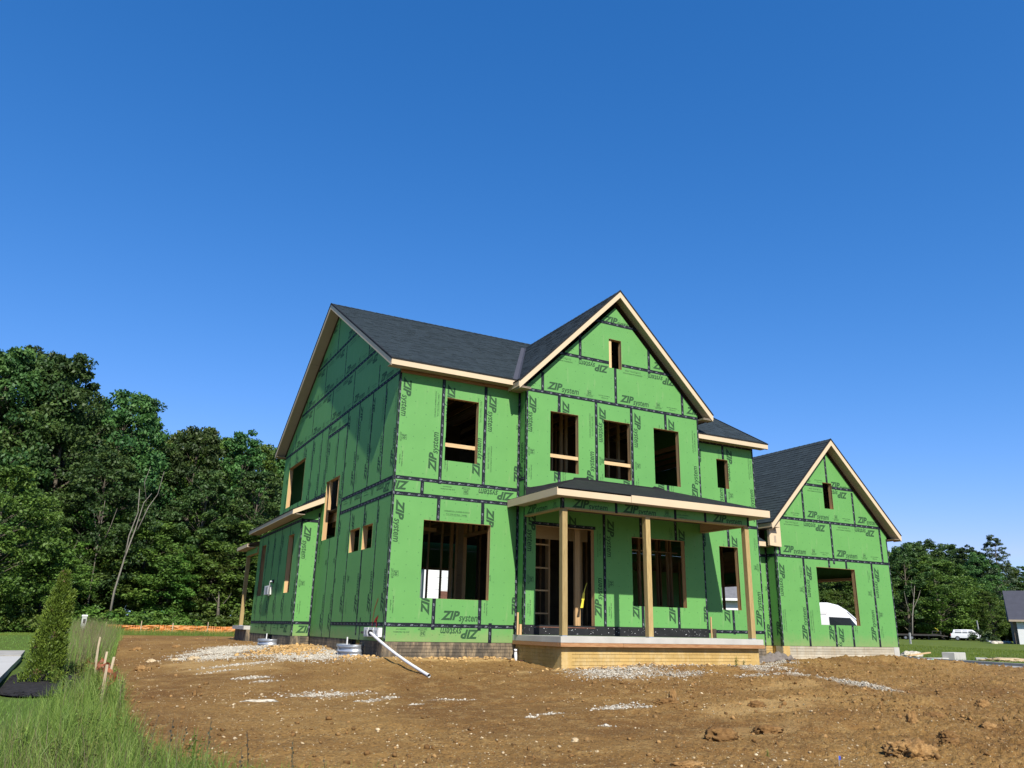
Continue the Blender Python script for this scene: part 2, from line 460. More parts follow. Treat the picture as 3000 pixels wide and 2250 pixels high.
# ------------------------------------------------------------------ terrain
CP = np.array([(0,0,-.45),(1.7,0,-.50),(3.4,-.1,-.52),(3.5,-2.3,-.64),(6.5,-2.4,-.60),(9.5,-2.3,-.58),(12,0,-.52),(15.8,.2,-.48),(18.5,.4,-.50),(20,-1,-.63),(22.5,-2,-.74),(19.5,5,-.58),(-.5,2,-.47),(-1.1,9,-.50),(-.7,5.8,-.43),
 (0,3,-.42),(-.6,7,-.40),(-.6,13,-.42),(6,14,-.42),(16,11,-.45),(.1,-2.65,-.76),(2.5,-3.5,-.74),(-3,-5,-.95),(-3.5,0,-.72),(-3.5,6,-.62),(-3,-10,-1.10),(0,-10,-1.08),(5,-10,-1.05),
 (10,-8,-.98),(15,-6,-.88),(20,-6,-.90),(26,0,-.88),(31,3,-1.02),(33,9,-1.0),(30,14,-.92),(45,18,-.90),(38,8,-1.0),(66,35,-.45),(110,60,-.28),(130,73,-.26),(-5.8,-4,-.90),(-5.8,2,-.82),
 (-6.8,.2,-1.0),(-7.3,8,-.95),(-9,-5,-1.15),(-6,-12,-1.28),(-6.3,-18,-1.42),(-12,12,-.92),(-5,30,-.42),(2,30,-.44),(-15,30,-.6),(-10,40,-.42),(5,45,-.36),(20,40,-.4),(60,70,-.35),(-20,-5,-1.2),
 (-30,20,-.8),(5,-25,-1.4),(25,-20,-1.2),(-20,-30,-1.5),(60,-10,-1.0)], float)
def _tps(r2): return np.where(r2 > 1e-9, r2*np.log(np.maximum(r2, 1e-9))*.5, 0)
_n = len(CP)
_A = np.zeros((_n+3, _n+3)); _d2 = ((CP[:, None, :2]-CP[None, :, :2])**2).sum(-1)
_A[:_n, :_n] = _tps(_d2)+np.eye(_n)*.6; _A[:_n, _n] = 1; _A[:_n, _n+1:] = CP[:, :2]; _A[_n, :_n] = 1; _A[_n+1:, :_n] = CP[:, :2].T
_w = np.linalg.solve(_A, np.r_[CP[:, 2], 0, 0, 0])
def H0(x, y):
    x = np.asarray(x, float); y = np.asarray(y, float); z = np.zeros(x.shape)
    for i in range(_n): z += _w[i]*_tps((x-CP[i, 0])**2+(y-CP[i, 1])**2)
    z += _w[_n]+_w[_n+1]*x+_w[_n+2]*y
    far = np.clip((np.hypot(x-10, y-10)-75)/60, 0, 1)
    return np.clip(z, -1.8, -.2)*(1-far)+(-.28)*far
def sstep(a, b, x): t = np.clip((x-a)/(b-a), 0, 1); return t*t*(3-2*t)
# where bare earth is (polygon of the building lot), the rest is grass
LOT = [(-5.75,-9.2),(-5.3,-10.2),(-4.5,-11.0),(-3.7,-12.2),(-2.6,-16),(8,-22),(31.0,-14),(31.3,-3),(31.4,5),(31.9,11),(30,16),(24,18),(14,24),(4,24.5),(-1,25),(-4.6,24.5),(-5.3,18),(-5.55,8),(-5.7,0)]
def in_poly(x, y, P):
    r = np.zeros(x.shape, bool); j = len(P)-1
    for i in range(len(P)):
        xi, yi = P[i]; xj, yj = P[j]
        with np.errstate(divide='ignore', invalid='ignore'):
            c = ((yi > y) != (yj > y)) & (x < (xj-xi)*(y-yi)/(yj-yi+1e-12)+xi)
        r ^= c; j = i
    return r
# white stone patches (x, y, rx, ry, rotation, density) and sand patches
STONE_PATCH = [(-2.3,6.6,1.0,2.9,-.25,1.0),(-3.3,3.6,.65,1.2,.1,.9),(-1.6,8.6,.9,1.4,0,.9),(-1.15,1.9,1.0,1.5,.3,.9),(-.25,2.6,.5,1.6,0,.8),(-2.9,.6,.9,.22,.25,.5),(-3.5,-.35,.45,.10,.2,.4),
 (-3.15,-1.7,.30,.22,.3,.9),(-3.05,-2.4,.22,.10,.2,.7),(-2.4,-4.1,.62,.30,-.1,.8),(-1.9,-5.0,.22,.10,0,.9),(-1.5,-4.9,.14,.09,0,.7),(-1.35,-5.65,.12,.06,0,.7),(-.6,-5.36,.34,.07,0,.7),
 (4.6,-3.1,1.15,.75,.25,1.0),(3.9,-3.3,.6,.6,0,.7),(5.7,-3.6,.9,.35,.25,.8),(6.6,-2.5,1.0,.28,.1,.5),
 (1.6,-7.0,.45,.18,.1,1.0),(1.95,-7.2,.22,.10,0,.9),(.15,-7.3,.26,.09,0,.5),(-.3,-7.53,.11,.06,0,.9),(.39,-8.4,.10,.05,0,1.0),(8.2,-2.0,.7,.3,.2,.6),(9.2,-2.6,1.0,.5,.4,1.0),(7.6,-4.0,.7,.3,.2,.5),(10.8,-1.6,.7,.3,.2,.8)]
STONE_LINE = [((8.9,-3.7),(9.2,-4.5),(9.12,-5.1),(9.16,-5.6),(8.95,-6.5))]
SAND_PATCH = [(-.9,4.6,.7,1.9,0,1),(-.45,.55,.5,.6,0,1),(-1.5,3.6,.8,1.2,0,.6),(1.7,-.3,2.0,.28,0,.9),(5.2,-2.45,2.6,.28,0,.8),(8.6,-2.5,1.6,.25,0,.6),(-3.4,.9,1.0,1.6,.2,.5),(13.7,.2,1.5,.3,0,.5),(4.3,-7.6,1.7,.5,.3,.5),(7.0,-5.6,1.7,.4,.3,.4),(2.2,-9.4,1.2,.4,.2,.35)]
def patch_mask(x, y, P, soft=.35):
    r = np.zeros(x.shape)
    wob = fbm(x*2.2, y*2.2, 3, 91)*.55
    for (px, py, rx, ry, a, d) in P:
        dx, dy = x-px, y-py; u = dx*math.cos(a)+dy*math.sin(a); v = -dx*math.sin(a)+dy*math.cos(a)
        q = np.sqrt((u/rx)**2+(v/ry)**2)+wob
        r = np.maximum(r, d*(1-sstep(1-soft, 1+soft*.6, q)))
    return r
def line_mask(x, y, w):
    r = np.zeros(x.shape)
    for L in STONE_LINE:
        for (ax, ay), (bx, by) in zip(L, L[1:]):
            t = np.clip(((x-ax)*(bx-ax)+(y-ay)*(by-ay))/((bx-ax)**2+(by-ay)**2), 0, 1)
            d = np.hypot(x-ax-t*(bx-ax), y-ay-t*(by-ay)); r = np.maximum(r, 1-sstep(w*.5, w*1.3, d+.05*fbm(x*5, y*5, 2, 5)))
    return r
MOUNDS = [(15.4,-.9,2.2,.7,.17),(18.2,-1.6,1.6,.7,.08),(12.7,-1.7,1.3,.8,.10),(-.8,4.8,.8,1.2,.07),(1.7,-.3,2.2,.3,.05),(6.2,-2.7,3,.4,.05),
 (1.2,-12.4,.5,.3,.10),(4.4,-8.9,1.2,.5,.10),(8,-8,1.5,.6,.10),(11,-9,2,.8,.12),(6.5,-6.4,1.5,.6,.06)]
def H(x, y, detail=True):
    x = np.asarray(x, float); y = np.asarray(y, float); shp = x.shape; x = np.atleast_1d(x); y = np.atleast_1d(y)
    z = H0(x, y)
    dirt = in_poly(x, y, LOT)
    d = dirt.astype(float)
    for (px, py, rx, ry, h) in MOUNDS:
        q = ((x-px)/rx)**2+((y-py)/ry)**2; z = z+h*np.exp(-q)*d
    if detail:
        nearbuild = 1-sstep(.0, .5, np.maximum(np.maximum(-x-.1, x-19), np.maximum(-y-.1, y-13)))
        rough = .30+1.25*sstep(-1, 8, x)*(1-sstep(0, 6, y)*.5)+.35*sstep(.45, .65, vnoise(x*.35, y*.35, 5))
        smooth_track = 1-.6*(1-sstep(0, 2.2, abs(y+6.0)))*(1-sstep(2, 7, x))
        a = rough*smooth_track*(1-.7*nearbuild)
        n = .045*fbm(x*.8, y*.8, 3, 2)+a*(.032*fbm(x*2.6, y*2.6, 3, 11))
        lump = np.maximum(0, ridged(x*5.2, y*5.2, 3, 31)-.62)
        lump2 = np.maximum(0, vnoise(x*13, y*13, 77)-.62)*np.clip(vnoise(x*1.3, y*1.3, 8)*2-.7, 0, 1)
        lump3 = np.maximum(0, ridged(x*16, y*16, 2, 131)-.66)
        n2 = a*(.060*lump+.085*lump2*rough+.045*lump3+.016*fbm(x*15, y*15, 3, 41, .6)+.05*np.maximum(0, vnoise(x*24, y*24, 177)-.72)-.045*np.maximum(0, vnoise(x*9, y*9, 277)-.66))
        for ya, xb in ((-6.1, .045), (-7.7, .045), (-4.4, .12), (-9.3, -.02)):      # shallow tyre ruts
            q = (y-ya-xb*(x+4)-.25*np.sin(x*.35+ya))/.16; n2 = n2-.030*np.exp(-q*q)*(.6+.4*np.sin(x*26+y*4))*np.clip(1.2-abs(x-3)/9, 0, 1)+.014*np.exp(-(abs(q)-1.9)**2)*np.clip(1.2-abs(x-3)/9, 0, 1)
        z = z+d*(n+n2)+(1-d)*.03*fbm(x*.5, y*.5, 2, 3)
    return z.reshape(shp)
def hz(x, y): return float(H(np.array([x]), np.array([y]))[0])

def build_ground():
    yaw = 0.483
    a_f = np.linspace(yaw-.80, yaw+.80, 900); a_c = np.linspace(yaw+.80, yaw-.80+2*math.pi, 90)[1:-1]
    A = np.r_[a_f, a_c]
    rr = [1.2]
    while rr[-1] < 4: rr.append(rr[-1]*1.02)
    while rr[-1] < 16: rr.append(rr[-1]*1.0042)
    while rr[-1] < 34: rr.append(rr[-1]*1.0062)
    while rr[-1] < 200: rr.append(rr[-1]*1.022)
    while rr[-1] < 2400: rr.append(rr[-1]*1.18)
    RR = np.array(rr); na, nr = len(A), len(RR)
    X = CAM.x+RR[:, None]*np.sin(A)[None]; Y = CAM.y+RR[:, None]*np.cos(A)[None]
    x, y = X.ravel(), Y.ravel(); z = H(x, y)
    idx = np.arange(nr*na).reshape(nr, na)
    nx = np.roll(idx, -1, axis=1)
    F = np.stack([idx[:-1], nx[:-1], nx[1:], idx[1:]], -1).reshape(-1, 4)[:, ::-1]
    V = np.stack([x, y, z], 1)
    c = np.array([[CAM.x, CAM.y, float(H0(CAM.x, CAM.y))]]); V = np.r_[V, c]
    fan = np.stack([np.full(na, len(V)-1), idx[0], nx[0], nx[0]], 1)[:, [0, 2, 1, 1]]
    wob = .10*fbm(x*1.5, y*1.5, 3, 50)+.04*fbm(x*7, y*7, 2, 51)
    dirt_v = in_poly(x+wob, y+wob, LOT)
    # the dirt's edge
    cx = dirt_v[F].sum(1) >= 2
    for name, mat, sel in (('dirt_ground', 'dirt', cx), ('grass_ground', None, ~cx)):
        f = F[sel]; u, inv = np.unique(f, return_inverse=True); v = V[u]; f = inv.reshape(-1, 4)
        xx, yy = v[:, 0], v[:, 1]
        if mat == 'dirt':
            at = {'sand': np.clip(patch_mask(xx, yy, SAND_PATCH), 0, 1), 'pale': np.clip(np.maximum(patch_mask(xx, yy, STONE_PATCH, .6), line_mask(xx, yy, .3)), 0, 1)}
            o = np_mesh(name, v, f, mat, smooth=True, attrs=at)
        else:
            o = np_mesh(name, v, f, 'lawn_green', smooth=True)
            o.data.materials.append(MATS['field_green'])
            fc = v[f].mean(1); mi = ((fc[:, 0] > -5.5) | (fc[:, 1] > 26)).astype(np.int32)
            o.data.polygons.foreach_set('material_index', mi)
        tag(o, {'dirt_ground': 'rough brown bare earth of the building lot strewn with pale stones', 'grass_ground': 'green grass lawn and field around the bare building lot'}[name], kind='structure')
    tri = fan[:, :3]
    o = np_mesh('grass_ground', V, tri, 'lawn_green'); 
    bm = bmesh.new(); bm.from_mesh(o.data); bmesh.ops.delete(bm, geom=[v for v in bm.verts if not v.link_faces], context='VERTS'); bm.to_mesh(o.data); bm.free()
    tag(o, 'patch of lawn underfoot where the photographer stands', kind='structure')
build_ground()

# ------------------------------------------------------------------ scattered solids
def ico(sub=1):
    bm = bmesh.new(); bmesh.ops.create_icosphere(bm, subdivisions=sub, radius=1)
    V = np.array([v.co[:] for v in bm.verts]); F = np.array([[v.index for v in f.verts] for f in bm.faces]); bm.free(); return V, F
ICO0, ICO1 = ico(1), ico(2)
rng = np.random.default_rng(11)
def scatter(name, mat, pts, sizes, flat=.65, base=ICO0, label=None, sink=.3, jit=.34):
    V, F = base; n = len(pts)
    if n == 0: return
    ang = rng.uniform(0, 6.28, n); s = sizes
    sc = np.stack([s*rng.uniform(.7, 1.4, n), s*rng.uniform(.6, 1.1, n), s*flat*rng.uniform(.6, 1.25, n)], 1)
    P = V[None]*(1+rng.uniform(-jit, jit, (n, len(V), 1)))*sc[:, None]
    tl = rng.uniform(-.5, .5, n); c, s_ = np.cos(tl)[:, None], np.sin(tl)[:, None]
    P = np.stack([P[..., 0]*c-P[..., 2]*s_, P[..., 1], P[..., 0]*s_+P[..., 2]*c], -1)
    c, s_ = np.cos(ang)[:, None], np.sin(ang)[:, None]
    Q = np.stack([P[..., 0]*c-P[..., 1]*s_, P[..., 0]*s_+P[..., 1]*c, P[..., 2]], -1)
    z = H(pts[:, 0], pts[:, 1])+sc[:, 2]*(1-sink*2)
    Q = Q+np.stack([pts[:, 0], pts[:, 1], z], 1)[:, None]
    FF = (F[None]+np.arange(n)[:, None, None]*len(V)).reshape(-1, 3)
    o = np_mesh(name, Q.reshape(-1, 3), FF, mat, tone=np.repeat(rng.uniform(0, 1, n), len(F)))
    return tag(o, label, None, None, 'stuff')
def rnd_view(n, r0, r1, power=1.4):
    """random spots in front, denser towards the near side so their spacing in the picture stays even"""
    a = .483+rng.uniform(-.72, .72, n); r = r0*(r1/r0)**(rng.uniform(0, 1, n)**(1/power))
    return np.stack([CAM.x+r*np.sin(a), CAM.y+r*np.cos(a)], 1)
BUILT = [(-.05,-.05,12.0,13),(3.3,-2.3,9.7,0),(13,.35,18.6,11),(-.65,6.7,0,13.3),(11.9,.8,13.2,10)]
def free(p):
    ok = in_poly(p[:, 0], p[:, 1], LOT)
    for x0, y0, x1, y1 in BUILT: ok &= ~((p[:, 0] > x0) & (p[:, 0] < x1) & (p[:, 1] > y0) & (p[:, 1] < y1))
    return p[ok]
# pale grit and pebbles over the whole lot
p = free(rnd_view(16000, 5, 40)); dens = vnoise(p[:, 0]*.7, p[:, 1]*.7, 3); p = p[dens+rng.uniform(-.3, .3, len(p)) > .45]
scatter('pebbles', 'tan_stone', p, .005+.020*rng.uniform(0, 1, len(p))**4, label='small pale pebbles strewn over the bare earth')
p = free(rnd_view(24000, 5, 42)); w = sstep(0, 8, p[:, 0])*.75+.14; p = p[rng.uniform(0, 1, len(p)) < w*(.4+vnoise(p[:, 0]*.9, p[:, 1]*.9, 9))]
scatter('earth_clods', 'clod_soil', p, .008+.038*rng.uniform(0, 1, len(p))**5, .8, jit=.5, label='small lumps of dry tan earth on the bare ground')
p = free(rnd_view(16000, 5, 40)); w = vnoise(p[:, 0]*.8, p[:, 1]*.8, 23); p = p[(w > .52) & (rng.uniform(0, 1, len(p)) < .35+.65*sstep(0, 7, p[:, 0]))]
scatter('dark_clods', 'clod_dark', p,   .008+.030*rng.uniform(0, 1, len(p))**3, .8, jit=.5, label='small lumps of damp dark earth on the bare ground')
# white crushed stone
def patch_points(P, per, cap=.12):
    out = []
    for (px, py, rx, ry, a, d) in P:
        n = int(per*rx*ry*d)+20; u = rng.normal(0, .55, (n, 2)); x = u[:, 0]*rx; y = u[:, 1]*ry
        out.append(np.stack([px+x*math.cos(a)-y*math.sin(a), py+x*math.sin(a)+y*math.cos(a)], 1))
    return np.concatenate(out)
p = patch_points(STONE_PATCH, 2600)
lp = []
for L in STONE_LINE:
    for (ax, ay), (bx, by) in zip(L, L[1:]):
        t = rng.uniform(0, 1, 420); lp.append(np.stack([ax+(bx-ax)*t+rng.normal(0, .10, 420), ay+(by-ay)*t+rng.normal(0, .10, 420)], 1))
p = free(np.concatenate([p]+lp)); p = p[rng.permutation(len(p))]
scatter('crushed_stone', 'limestone', p, .006+.020*rng.uniform(0, 1, len(p))**1.8, .6, label='white crushed limestone spilled in patches on the earth')
p = free(patch_points(SAND_PATCH[:5], 330)); scatter('sandy_lumps', 'sand', p, .015+.05*rng.uniform(0, 1, len(p))**2.5, .6, label='crumbly yellow sand banked along the foundation')

# big clods and stones, each a thing
def lump(name, mat, label, cat, x, y, sx, sy, sz, seed, sub=3, group=None, rough=.42):
    V, F = ico(sub); V = V.copy()
    n = fbm(V[:, 0]*2.2+seed, V[:, 1]*2.2+V[:, 2]*1.7+seed*.7, 4, seed)+1.3*(ridged(V[:, 0]*5+V[:, 2]*4, V[:, 1]*5-V[:, 2]*3+seed, 4, seed+3)-.62)+.5*fbm(V[:, 0]*14+V[:, 2]*9, V[:, 1]*14-V[:, 2]*7, 3, seed+5)
    V = V*(1+rough*n)[:, None]*np.array([sx, sy, sz])
    V[:, 2] = np.maximum(V[:, 2], -sz*.35)
    loc = (x, y, hz(x, y)+sz*.12)
    if cat == 'clod' and sub > 3:     # broken bits heaped on and round the main lump
        g = np.random.default_rng(seed+7); v0, f0 = ICO0; VV, FF = [V], [F]; nn = len(V)
        for k in range(34):
            a = g.uniform(0, 6.28); rr = g.uniform(.45, 1.25); s_ = g.uniform(.06, .20)*max(sx, sy)*(1.3-.6*rr)
            q = v0*(1+g.uniform(-.4, .4, (len(v0), 1)))*s_*np.array([1, .85, .7]); q = q+np.array([math.cos(a)*rr*sx, math.sin(a)*rr*sy, max(-.2, .75-.85*rr*g.uniform(.6, 1.2))*sz]); VV.append(q); FF.append(f0+nn); nn += len(v0)
        V = np.concatenate(VV); F = np.concatenate(FF)
    o = np_mesh(name, V, F, mat, tone=np.random.default_rng(seed).uniform(.2, .9, len(F)), loc=loc)
    return tag(o, label, cat, group)
CL = [(2.62,-11.45,.27,.20,.15,'clod_soil','largest dry clod of earth, deeply crumbled, near the bottom right'),
 (3.05,-11.35,.20,.12,.08,'clod_soil','low crumbled clod just right of the largest clod'),
 (5.19,-9.62,.09,.07,.15,'clod_soil','upright pale clod standing behind the largest clod'),
 (6.58,-9.03,.24,.12,.07,'clod_dark','dark low clod in a line right of the upright clod'),
 (8.54,-8.62,.14,.10,.12,'clod_soil','pointed clod far right beyond the tall crumbled one'),
 (4.53,-10.64,.16,.10,.08,'clod_dark','dark crumbly clod right of the largest clod'),
 (3.9,-11.1,.16,.10,.06,'clod_dark','dark clod low in front of another dark clod at right'),
 (6.05,-10.27,.16,.08,.07,'clod_soil','pale flat clod at the right side of the lot'),
 (2.86,-6.82,.08,.06,.17,'clod_soil','thin upright sliver of dried clay in the middle of the lot'),
 (2.6,-7.0,.24,.12,.08,'clod_dark','dark loose clod at the foot of the upright clay sliver'),
 (1.15,-9.9,.26,.12,.11,'clod_dark','broken dark clod pile lit pale on its right side'),
 (-.35,-11.0,.16,.08,.05,'clod_soil','pale crumbled clod cut by the bottom edge of the view'),
 (-.8,-9.48,.05,.04,.04,'tan_stone','fist sized pale angular stone lying in the middle foreground'),
 (2.22,-9.59,.22,.14,.08,'clod_dark','jumble of dark clods left of the crumbled clod'),
 (4.01,-7.57,.18,.10,.08,'clod_dark','low dark clod in front of the right end of the porch'),
 (29.4,-1.4,.40,.25,.20,'clod_soil','rounded clod on the lot edge in front of the kerb'),
 (30.6,-3.6,.40,.22,.16,'clod_dark','dark clod on the lot edge nearest the right border'),
 (-4.6,3.2,.10,.08,.06,'tan_stone','blocky tan stone in a row at the left of the lot'),
 (-4.1,3.0,.09,.08,.05,'tan_stone','second blocky tan stone left of the dark hole'),
 (-3.7,2.7,.15,.10,.07,'tan_stone','broad tan stone beside the dark hole'),
 (-4.9,1.2,.16,.12,.08,'clod_soil','flat tan clod near the first survey stakes'),
 (-4.4,11,.15,.13,.09,'clod_soil','pale boulder lump on the far left rim of the lot'),
 (-3.2,11.6,.13,.10,.06,'clod_soil','small pale lump right of the boulder on the far rim'),
 (-3.6,-4.78,.24,.04,.03,'limestone','long thin white scrap lying flat left of the stone patch')]
for i, (x, y, sx, sy, sz, mt, lb) in enumerate(CL):
    lump('stone' if mt in ('tan_stone', 'limestone') else 'dirt_clod', mt, lb, 'stone' if mt in ('tan_stone', 'limestone') else 'clod', x, y, sx, sy, sz, 40+i, 5 if i == 0 else 4)
# ------------------------------------------------------------------ the house under construction
HOUSE = thing('unfinished_house', 'large two storey house under construction in green sheathing with dark shingle roof and open windows', 'house', (5.7, 6.4, -.5))
ZS, ZT1, ZB1, ZB2, ZG = -.11, .268, 3.339, 3.729, 6.439
W1, W2, W3, YB = 3.482, 9.434, 11.966, -.366
Y3, XP, YP, YQ = 12.965, -.569, 6.734, 13.268
G0, G1, YG, ZGT = 13.067, 18.484, .409, 2.646
FT4, FT8 = 1.2192, 2.4384

# ---- lettering as triangles, from Blender's own font
def text_tris(body, size, shear=0.0, offset=0.0, res=2, sx=1.0):
    cu = bpy.data.curves.new('t', 'FONT'); cu.body = body; cu.size = size; cu.shear = shear; cu.offset = offset
    cu.resolution_u = res
    o = bpy.data.objects.new('t', cu); col.objects.link(o)
    me = o.to_mesh(); me.calc_loop_triangles()
    v = [(a.co.x*sx, a.co.y) for a in me.vertices]
    t = [[v[i] for i in tr.vertices] for tr in me.loop_triangles]
    o.to_mesh_clear(); bpy.data.objects.remove(o); bpy.data.curves.remove(cu)
    if t:
        x0 = min(p[0] for q in t for p in q); t = [[(p[0]-x0, p[1]) for p in q] for q in t]
    return t
def bbox_(t): return max(p[1] for q in t for p in q)
def width(t): return max(p[0] for q in t for p in q)
def move(t, dx, dy, k=1.0, rot=0):
    if rot: return [[(dx-p[0]*k, dy-p[1]*k) for p in q] for q in t]
    return [[(dx+p[0]*k, dy+p[1]*k) for p in q] for q in t]
def rect2(x0, y0, x1, y1): return [[(x0, y0), (x1, y0), (x1, y1)], [(x0, y0), (x1, y1), (x0, y1)]]
ZIPT = text_tris('ZIP', .285, .28, .012, 2); SYS = text_tris('system', .205, .20, .0035, 2); XH = bbox_(text_tris('x', .205, 0, .0035, 1)); REG = text_tris('\u00ae', .05, 0, 0, 1)
def logo():
    t = move(ZIPT, 0, 0, 1, 0); w = width(ZIPT); k = .50/w
    t = [[(p[0]*k, p[1]) for p in q] for q in ZIPT]
    s = SYS; ks = .56/width(s); ky = .118/XH; s = [[(.475+p[0]*ks, p[1]*ky-.030) for p in q] for q in s]
    return t+s+move(REG, 1.04, .10)
LOGO = logo()
T30 = text_tris('30', .12, 0, .004, 1); TYS = text_tris('YEAR SYSTEM', .040, 0, .0006, 1); TLW = text_tris('LIMITED WARRANTY', .026, 0, .0004, 1)
TJ = text_tris('Join the revolution.', .052, 0, .001, 1); TZ = text_tris('zipsystem.com', .050, 0, .001, 1)
TW = text_tris('WATER-RESISTIVE  &  AIR BARRIER PROTECTION', .034, 0, .0006, 1); TS = text_tris('7/16" STRUCTURAL 1 PANEL', .062, 0, .001, 1)
def badge():
    k = .1/width(T30); a = [[(p[0]*k+.015, p[1]*.95+.075) for p in q] for q in T30]
    a += rect2(0, .055, .13, .063)+rect2(0, .172, .13, .180)+rect2(0, .063, .008, .172)+rect2(.122, .063, .13, .172)
    a += move(TYS, -.05, .018, .23/width(TYS)); a += move(TLW, -.05, -.008, .23/width(TLW)); return a
def join():
    return move(TJ, 0, .05, .40/width(TJ))+move(TZ, .09, -.01, .24/width(TZ))
def struct_txt():
    return move(TW, 0, .085, .70/width(TW))+rect2(0, .074, .70, .078)+move(TS, .05, .0, .58/width(TS))+rect2(.05, -.02, .63, -.016)
def bbox(t):
    xs = [p[0] for q in t for p in q]; ys = [p[1] for q in t for p in q]; return min(xs), min(ys), max(xs), max(ys)
def sheet_print(Ln, Hh=FT4):
    """blocks of print for one sheet lying flat: [(triangles)]"""
    b = []
    b.append(move(LOGO, .14, .12)); b.append(move(badge(), .60*Ln, .10)); b.append(move(join(), .755*Ln if Ln < 2.9 else .79*Ln, .13))
    b.append(move(LOGO, Ln-.14*1.6, Hh-.12, 1, 1)); b.append(move(struct_txt(), Ln-.60*Ln, Hh-.12, 1, 1))
    # short hyphens along the sheet edges
    d = []
    x = .10
    while x < Ln-.1: d += rect2(x, .022, x+.035, .028)+rect2(x, Hh-.028, x+.035, Hh-.022); x += .2032
    b.append(d)
    return b
def clip_poly(poly, conv):
    out = poly
    k = len(conv)
    for i in range(k):
        a, b = conv[i], conv[(i+1) % k]; inp = out; out = []
        if not inp: return []
        def side(p): return (b[0]-a[0])*(p[1]-a[1])-(b[1]-a[1])*(p[0]-a[0])
        for j in range(len(inp)):
            p, q = inp[j], inp[(j+1) % len(inp)]; sp, sq = side(p), side(q)
            if sp >= 0: out.append(p)
            if (sp >= 0) != (sq >= 0):
                t = sp/(sp-sq); out.append((p[0]+(q[0]-p[0])*t, p[1]+(q[1]-p[1])*t))
    return out
def frame(ox, oy, ang): return Matrix.Translation((ox, oy, 0)) @ Matrix.Rotation(R(ang), 4, 'Z')
def area(p): return abs(sum(p[i][0]*p[(i+1) % len(p)][1]-p[(i+1) % len(p)][0]*p[i][1] for i in range(len(p))))/2
PRINT_N = 0
def panel(fr, x0, z0, x1, z1, style='v', opens=(), clip=None, sheet=None, off=0.0, gap=.002, name='sheathing_panel', th=.012):
    """one sheathing board with its cut-outs, and its printed lettering cut to the same outline"""
    x0 += gap; x1 -= gap; z0 += gap; z1 -= gap
    xs = sorted({x0, x1, *[v for o in opens for v in o[:2] if x0 < v < x1]}); zs = sorted({z0, z1, *[v for o in opens for v in o[2:] if z0 < v < z1]})
    pieces = []
    for i in range(len(xs)-1):
        for j in range(len(zs)-1):
            a, b, c, d = xs[i], xs[i+1], zs[j], zs[j+1]; mx, mz = (a+b)/2, (c+d)/2
            if any(o[0] < mx < o[1] and o[2] < mz < o[3] for o in opens): continue
            q = [(a, c), (b, c), (b, d), (a, d)]
            if clip: q = clip_poly(q, clip)
            if len(q) >= 3 and area(q) > 1e-5: pieces.append(q)
    if not pieces: return None
    comps = []
    ek = lambda q: {tuple(sorted([(round(q[i][0], 4), round(q[i][1], 4)), (round(q[(i+1) % len(q)][0], 4), round(q[(i+1) % len(q)][1], 4))])) for i in range(len(q))}
    for q in pieces:
        e = ek(q); hit = [c for c in comps if c[0] & e]
        for c in hit: comps.remove(c); e |= c[0]
        comps.append((e, sum((c[1] for c in hit), [])+[q]))
    r = None
    for e, pc in comps: r = _panel(fr, x0, z0, x1, z1, style, pc, clip, sheet, off, name, th)
    return r
def _panel(fr, x0, z0, x1, z1, style, pieces, clip, sheet, off, name, th):
    mb = MB(); cx, cz = (x0+x1)/2, z0
    edges = {}
    for q in pieces:
        for i in range(len(q)):
            a, b = q[i], q[(i+1) % len(q)]; k = tuple(sorted([(round(a[0], 4), round(a[1], 4)), (round(b[0], 4), round(b[1], 4))])); edges[k] = edges.get(k, 0)+1
    P = lambda p, y: (p[0]-cx, y, p[1]-cz)
    for q in pieces:
        mb.face([P(p, off) for p in q]); mb.face([P(p, off+th) for p in reversed(q)])
        for i in range(len(q)):
            a, b = q[i], q[(i+1) % len(q)]; k = tuple(sorted([(round(a[0], 4), round(a[1], 4)), (round(b[0], 4), round(b[1], 4))]))
            if edges[k] == 1: mb.face([P(b, off), P(a, off), P(a, off+th), P(b, off+th)])
    F = fr @ Matrix.Translation((cx, 0, cz))
    o = mb.build(name, 'zip', HOUSE, frame=F)
    if style:
        if sheet is None:
            if style[0] == 'v': sheet = (x0, z0, x0+FT4, z1)
            else: sheet = (x0, z0, x1, z0+FT4)
        sx0, sz0, sx1, sz1 = sheet
        if style[0] == 'v': Ln = sz1-sz0; tr = lambda p: (sx0+p[1], sz1-p[0])
        else: Ln = sx1-sx0; tr = lambda p: (sx0+p[0], sz0+p[1])
        if 'r' in style:
            t0 = tr; tr = lambda p: (sx0+sx1-t0(p)[0], sz0+sz1-t0(p)[1])
        lm = MB()
        pb = []
        for q in pieces: pb.append((min(p[0] for p in q), min(p[1] for p in q), max(p[0] for p in q), max(p[1] for p in q), len(q) == 4 and clip is None))
        for blk in sheet_print(Ln):
            T = [[tr(p) for p in q] for q in blk]
            bx = bbox(T)
            for q, (a, b, c, d, isr) in zip(pieces, pb):
                if bx[0] > c or bx[2] < a or bx[1] > d or bx[3] < b: continue
                inside = isr and bx[0] >= a and bx[2] <= c and bx[1] >= b and bx[3] <= d
                for t in T:
                    if not inside:
                        tx = (t[0][0], t[1][0], t[2][0]); ty = (t[0][1], t[1][1], t[2][1])
                        if min(tx) > c or max(tx) < a or min(ty) > d or max(ty) < b: continue
                        t = clip_poly(t, q)
                        if len(t) < 3: continue
                    lm.face([P(p, off-.0015) for p in t])
        if lm.f: lm.build('printed_lettering', 'print', o, frame=F, kind='stuff')
    return o
